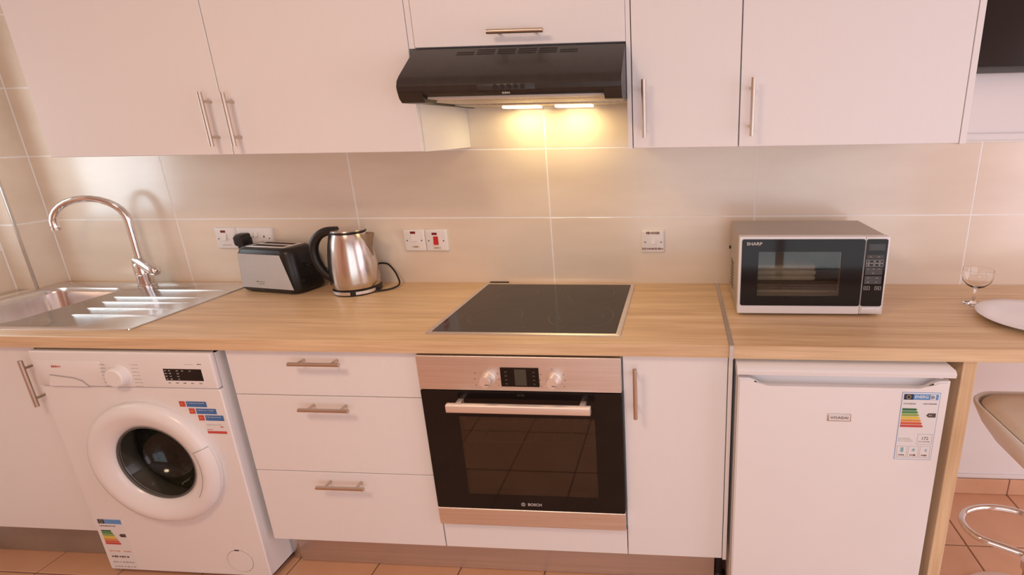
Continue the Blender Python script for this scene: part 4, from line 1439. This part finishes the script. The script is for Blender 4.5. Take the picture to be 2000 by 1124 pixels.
# pouring spout on the right
bm = B()
sp = []
for z, r0, ext, hw in ((0.135, 0.0755, 0.002, 0.004), (0.165, 0.0705, 0.008, 0.012), (0.195, 0.0645, 0.020, 0.020), (0.220, 0.0575, 0.036, 0.025)):
    sp.append([bm.verts.new(p) for p in ((r0 - 0.012, -hw, z), (r0 + ext * 0.45, -hw * 0.75, z), (r0 + ext, 0, z), (r0 + ext * 0.45, hw * 0.75, z), (r0 - 0.012, hw, z))])
for a, b in zip(sp, sp[1:]):
    for k in range(4):
        bm.faces.new((a[k], a[k + 1], b[k + 1], b[k]))
bmesh.ops.solidify(bm, geom=list(bm.faces), thickness=0.0015)
obj('spout', bm, 'steel_v', ke, local=True, ang=60)
bm = B()
lathe(bm, [(0, 0.2242), (0.058, 0.2242), (0.060, 0.228), (0.058, 0.2325), (0, 0.2325)], (0, 0, 0), seg=48)
kl = obj('lid_rim', bm, 'black', ke, local=True)
bm = B()
lathe(bm, [(0.0575, 0.2326), (0.056, 0.2355), (0.03, 0.2375), (0, 0.238)], (0, 0, 0), seg=48)
obj('lid', bm, 'steel_v', ke, local=True)
path = smooth_path([(-0.040, 0, 0.2315), (-0.080, 0, 0.229), (-0.112, 0, 0.212), (-0.134, 0, 0.178), (-0.138, 0, 0.135), (-0.124, 0, 0.090), (-0.100, 0, 0.060), (-0.078, 0, 0.045)], 5)
bm = B()
rings = []
for i, p in enumerate(path):
    d_ = (path[min(i + 1, len(path) - 1)] - path[max(i - 1, 0)]).normalized()
    nn = Vector((-d_.z, 0, d_.x))
    th = 0.016
    rings.append([p + nn * (th * math.cos(a)) + Vector((0, 0.0165 * math.sin(a), 0)) for a in [2 * PI * k / 14 for k in range(14)]])
loft(bm, rings)
kh = obj('handle', bm, 'black', ke, local=True, ang=60)
bm = B()
rr = []
for z, r0 in ((0.030, 0.081), (0.06, 0.0815), (0.10, 0.080), (0.14, 0.0755), (0.18, 0.0685), (0.215, 0.060), (0.228, 0.056)):
    rr.append([bm.verts.new(((r0 + e_) * math.cos(PI + a), (r0 + e_) * math.sin(PI + a), z)) for a, e_ in ((-0.32, 0.0005), (-0.26, 0.008), (0, 0.010), (0.26, 0.008), (0.32, 0.0005))])
for a, b in zip(rr, rr[1:]):
    for k in range(4):
        bm.faces.new((a[k], a[k + 1], b[k + 1], b[k]))
obj('handle_spine', bm, 'black', ke, local=True, ang=60)
bm = B()
outer = [p + Vector((-0.0125, 0, 0)) for p in path[8:26]]
tube(bm, outer, 0.004, 8)
obj('handle_inlay', bm, 'nickel', kh, local=True)
bm = B()
tube(bm, [(-0.099, 0, 0.066), (-0.103, 0, 0.080), (-0.100, 0, 0.092)], [0.007, 0.006, 0.004], 8)
obj('switch', bm, 'black', kh, local=True)
bm = B()
tube(bm, smooth_path([(0.070, -0.035, 0.006), (0.105, -0.020, 0.0045), (0.130, 0.010, 0.0045), (0.138, 0.040, 0.012), (0.122, 0.062, 0.040), (0.098, 0.080, 0.066), (0.074, 0.090, 0.080), (0.03, 0.094, 0.075), (-0.02, 0.094, 0.03), (-0.06, 0.094, 0.008)], 6), 0.0034, 8)
obj('cord', bm, 'black', kb, local=True)
ke.rotation_euler = (0, 0, math.radians(6))

# ------------------------------------------------------------------ sockets and switches on the tiles


def plate_(label, cat, x0, x1, z0, z1, name):
    t_ = thing(name, label, cat, ((x0 + x1) / 2, -0.006, z0))
    bm = B()
    loft(bm, [[(x, y, z) for x, z in rrect(x0 + i_, x1 - i_, z0 + i_, z1 - i_, 0.004, 3)] for y, i_ in ((-0.0004, 0), (-0.007, 0.0), (-0.0105, 0.0025), (-0.0115, 0.006))])
    obj('faceplate', bm, 'socket', t_, ang=50)
    return t_


def screw(p, x, z):
    bm = B()
    cyl(bm, (x, -0.0116, z), (x, -0.0124, z), 0.0026, seg=10)
    obj('screw', bm, 'ink', p)


def rocker(p, x, z, w_, h_, m='socket'):
    bm = B()
    y = -0.0116
    prism(bm, [(y, z - h_ / 2), (y - 0.0055, z - h_ / 2), (y - 0.0015, z + h_ / 2), (y, z + h_ / 2)], 'x', x - w_ / 2, x + w_ / 2)
    return obj('rocker', bm, m, p, smooth=False)


def neon(p, x, z):
    return bobj('neon_lamp', 'neon', p, x - 0.010, x + 0.010, -0.0124, -0.0116, z - 0.0045, z + 0.0045)


YS = -0.0116
p = plate_('white fused switch with a small red lamp left of the double socket', 'switch', -1.0765, -0.9865, 1.0385, 1.1225, 'fused_switch')
neon(p, -1.038, 1.108)
rocker(p, -1.036, 1.086, 0.018, 0.024)
screw(p, -1.062, 1.079)
screw(p, -1.000, 1.079)
bobj('fuse_carrier', 'grey_line', p, -1.052, -1.014, YS - 0.0008, YS, 1.0525, 1.0545)
p = plate_('white double socket behind the toaster holding its black plug', 'socket', -0.9840, -0.8345, 1.0385, 1.1225, 'double_socket')
rocker(p, -0.918, 1.098, 0.012, 0.020)
rocker(p, -0.900, 1.098, 0.012, 0.020)
for x in (-0.870,):
    bobj('pin_hole', 'dark', p, x - 0.002, x + 0.002, YS - 0.0006, YS + 0.001, 1.083, 1.091)
    for dx in (-0.011, 0.011):
        bobj('pin_hole', 'dark', p, x + dx - 0.003, x + dx + 0.003, YS - 0.0006, YS + 0.001, 1.064, 1.068)
screw(p, -0.848, 1.080)
p = plate_('white switch with a dark red lamp, left one of the pair beside the kettle', 'switch', -0.3015, -0.2160, 1.0275, 1.1125, 'wall_switch')
neon(p, -0.261, 1.101)
rocker(p, -0.259, 1.080, 0.018, 0.026)
screw(p, -0.287, 1.070)
screw(p, -0.229, 1.070)
lb_ = bobj('name_tag', 'org' if False else 'cream', p, -0.270, -0.242, YS - 0.0005, YS, 1.041, 1.050)
marks('handwriting', lb_, -0.263, -0.247, YS - 0.0005, 1.0455, 0.004, 'pen', 5)
p = plate_('white cooker switch with a large red rocker, right one of the pair', 'switch', -0.2145, -0.1280, 1.0275, 1.1125, 'cooker_switch')
neon(p, -0.176, 1.096)
rocker(p, -0.172, 1.070, 0.018, 0.032, 'redsw')
screw(p, -0.201, 1.069)
screw(p, -0.142, 1.069)
lb_ = bobj('name_tag', 'cream', p, -0.186, -0.155, YS - 0.0005, YS, 1.036, 1.046)
marks('handwriting', lb_, -0.180, -0.163, YS - 0.0005, 1.041, 0.004, 'pen', 5)
p = plate_('white single wall switch with brown handwriting, near the hob and microwave', 'switch', 0.6200, 0.7060, 1.0215, 1.1070, 'wall_switch')
rocker(p, 0.664, 1.067, 0.015, 0.022)
screw(p, 0.634, 1.062)
screw(p, 0.693, 1.062)
marks('handwriting', p, 0.638, 0.690, YS, 1.0965, 0.011, 'pen', 9)
marks('handwriting', p, 0.6225, 0.7035, YS, 1.0365, 0.009, 'pen', 14)

# ------------------------------------------------------------------ glass, plate
bm = B()
gx, gy = 1.722, -0.212
lathe(bm, [(0, 0.0004), (0.030, 0.0004), (0.031, 0.0016), (0.012, 0.004), (0.0042, 0.010), (0.0036, 0.030), (0.0042, 0.050), (0.010, 0.0545), (0.026, 0.062), (0.040, 0.078), (0.0445, 0.096), (0.0440, 0.1165),
           (0.0428, 0.1165), (0.0432, 0.096), (0.0388, 0.079), (0.025, 0.0645), (0.008, 0.0575), (0, 0.057)], (gx, gy, ZT), seg=48)
tag(obj('wine_glass', bm, 'glass', ang=60), 'small clear stemmed wine glass behind the white plate', 'glass')
bm = B()
lathe(bm, [(0, 0.0004), (0.082, 0.0004), (0.084, 0.003), (0.105, 0.008), (0.1475, 0.0175), (0.149, 0.0195), (0.147, 0.0205), (0.105, 0.0125), (0.085, 0.007), (0, 0.006)], (1.808, -0.372, ZT), seg=72)
tag(obj('dinner_plate', bm, 'china', ang=60), 'round white china plate at the right end of the breakfast bar', 'plate')

# ------------------------------------------------------------------ bar stool
SX, SY = 1.815, -0.575
st = thing('bar_stool', 'cream bucket bar stool with a chrome footrest beside the support panel', 'stool', (SX, SY, 0))
bm = B()
lathe(bm, [(0, 0.0004), (0.168, 0.0004), (0.172, 0.004), (0.165, 0.011), (0.10, 0.022), (0.045, 0.034), (0.036, 0.05), (0, 0.05)], (SX, SY, 0), seg=56)
obj('base', bm, 'palealu', st, ang=60)
bm = B()
cyl(bm, (SX, SY, 0.045), (SX, SY, 0.33), 0.027, seg=24)
cyl(bm, (SX, SY, 0.33), (SX, SY, 0.52), 0.018, seg=20)
lathe(bm, [(0.018, 0.50), (0.06, 0.53), (0.06, 0.54), (0, 0.54)], (SX, SY, 0), seg=24)
obj('pole', bm, 'nickel', st)
bm = B()
ringp = smooth_path([(1.828, -0.5355, 0.20), (1.812, -0.5265, 0.20), (1.757, -0.4955, 0.20), (1.714, -0.469, 0.20), (1.695, -0.430, 0.20), (1.703, -0.385, 0.20), (1.745, -0.345, 0.20), (1.820, -0.327, 0.20), (1.895, -0.340, 0.20), (1.940, -0.375, 0.20), (1.946, -0.425, 0.20), (1.925, -0.465, 0.20), (1.870, -0.497, 0.20), (1.822, -0.5245, 0.20)], 6)
tube(bm, ringp, 0.0105, 12)
lathe(bm, [(0.0275, 0.185), (0.036, 0.188), (0.036, 0.212), (0.0275, 0.215)], (SX, SY, 0), seg=24)
obj('footrest', bm, 'chrome', st, ang=60)
SCX, SCY = 1.812, -0.594


def seat_loop(hw, hh, r_, z, dy=0.0):
    return [(x, y, z) for x, y in rrect(SCX - hw, SCX + hw, SCY - hh + dy, SCY + hh + dy, r_, 8)]


bm = B()
loft(bm, [seat_loop(0.060, 0.060, 0.05, 0.5405), seat_loop(0.105, 0.10, 0.07, 0.560), seat_loop(0.150, 0.140, 0.085, 0.595), seat_loop(0.180, 0.168, 0.09, 0.640),
          seat_loop(0.195, 0.180, 0.085, 0.678), seat_loop(0.197, 0.182, 0.085, 0.686), seat_loop(0.193, 0.178, 0.082, 0.691), seat_loop(0.186, 0.171, 0.078, 0.689), seat_loop(0.182, 0.167, 0.076, 0.672), seat_loop(0.12, 0.11, 0.07, 0.655)])
seat = obj('seat_shell', bm, 'cream2', st, ang=60)
bm = B()
loft(bm, [seat_loop(0.110, 0.10, 0.06, 0.658), seat_loop(0.170, 0.155, 0.075, 0.672), seat_loop(0.178, 0.163, 0.075, 0.684), seat_loop(0.172, 0.157, 0.072, 0.693), seat_loop(0.140, 0.125, 0.06, 0.694), seat_loop(0.07, 0.06, 0.04, 0.688)])
obj('cushion', bm, 'cream', st, ang=60)

# ------------------------------------------------------------------ television
tv = thing('television', 'black flat television on the wall right of the cabinets', 'television', (2.06, -0.03, 1.62))
bobj('casing', 'black', tv, 1.625, 2.525, -0.062, -0.022, 1.6215, 2.13, bev=0.004)
bobj('wall_bracket', 'dark', tv, 1.95, 2.20, -0.0215, -0.0025, 1.78, 1.98)
bobj('screen', 'tv', tv, 1.632, 2.518, -0.0640, -0.0625, 1.6400, 2.122)
bobj('bezel', 'bezel', tv, 1.626, 2.524, -0.0655, -0.0622, 1.6220, 1.6385, bev=0.001)
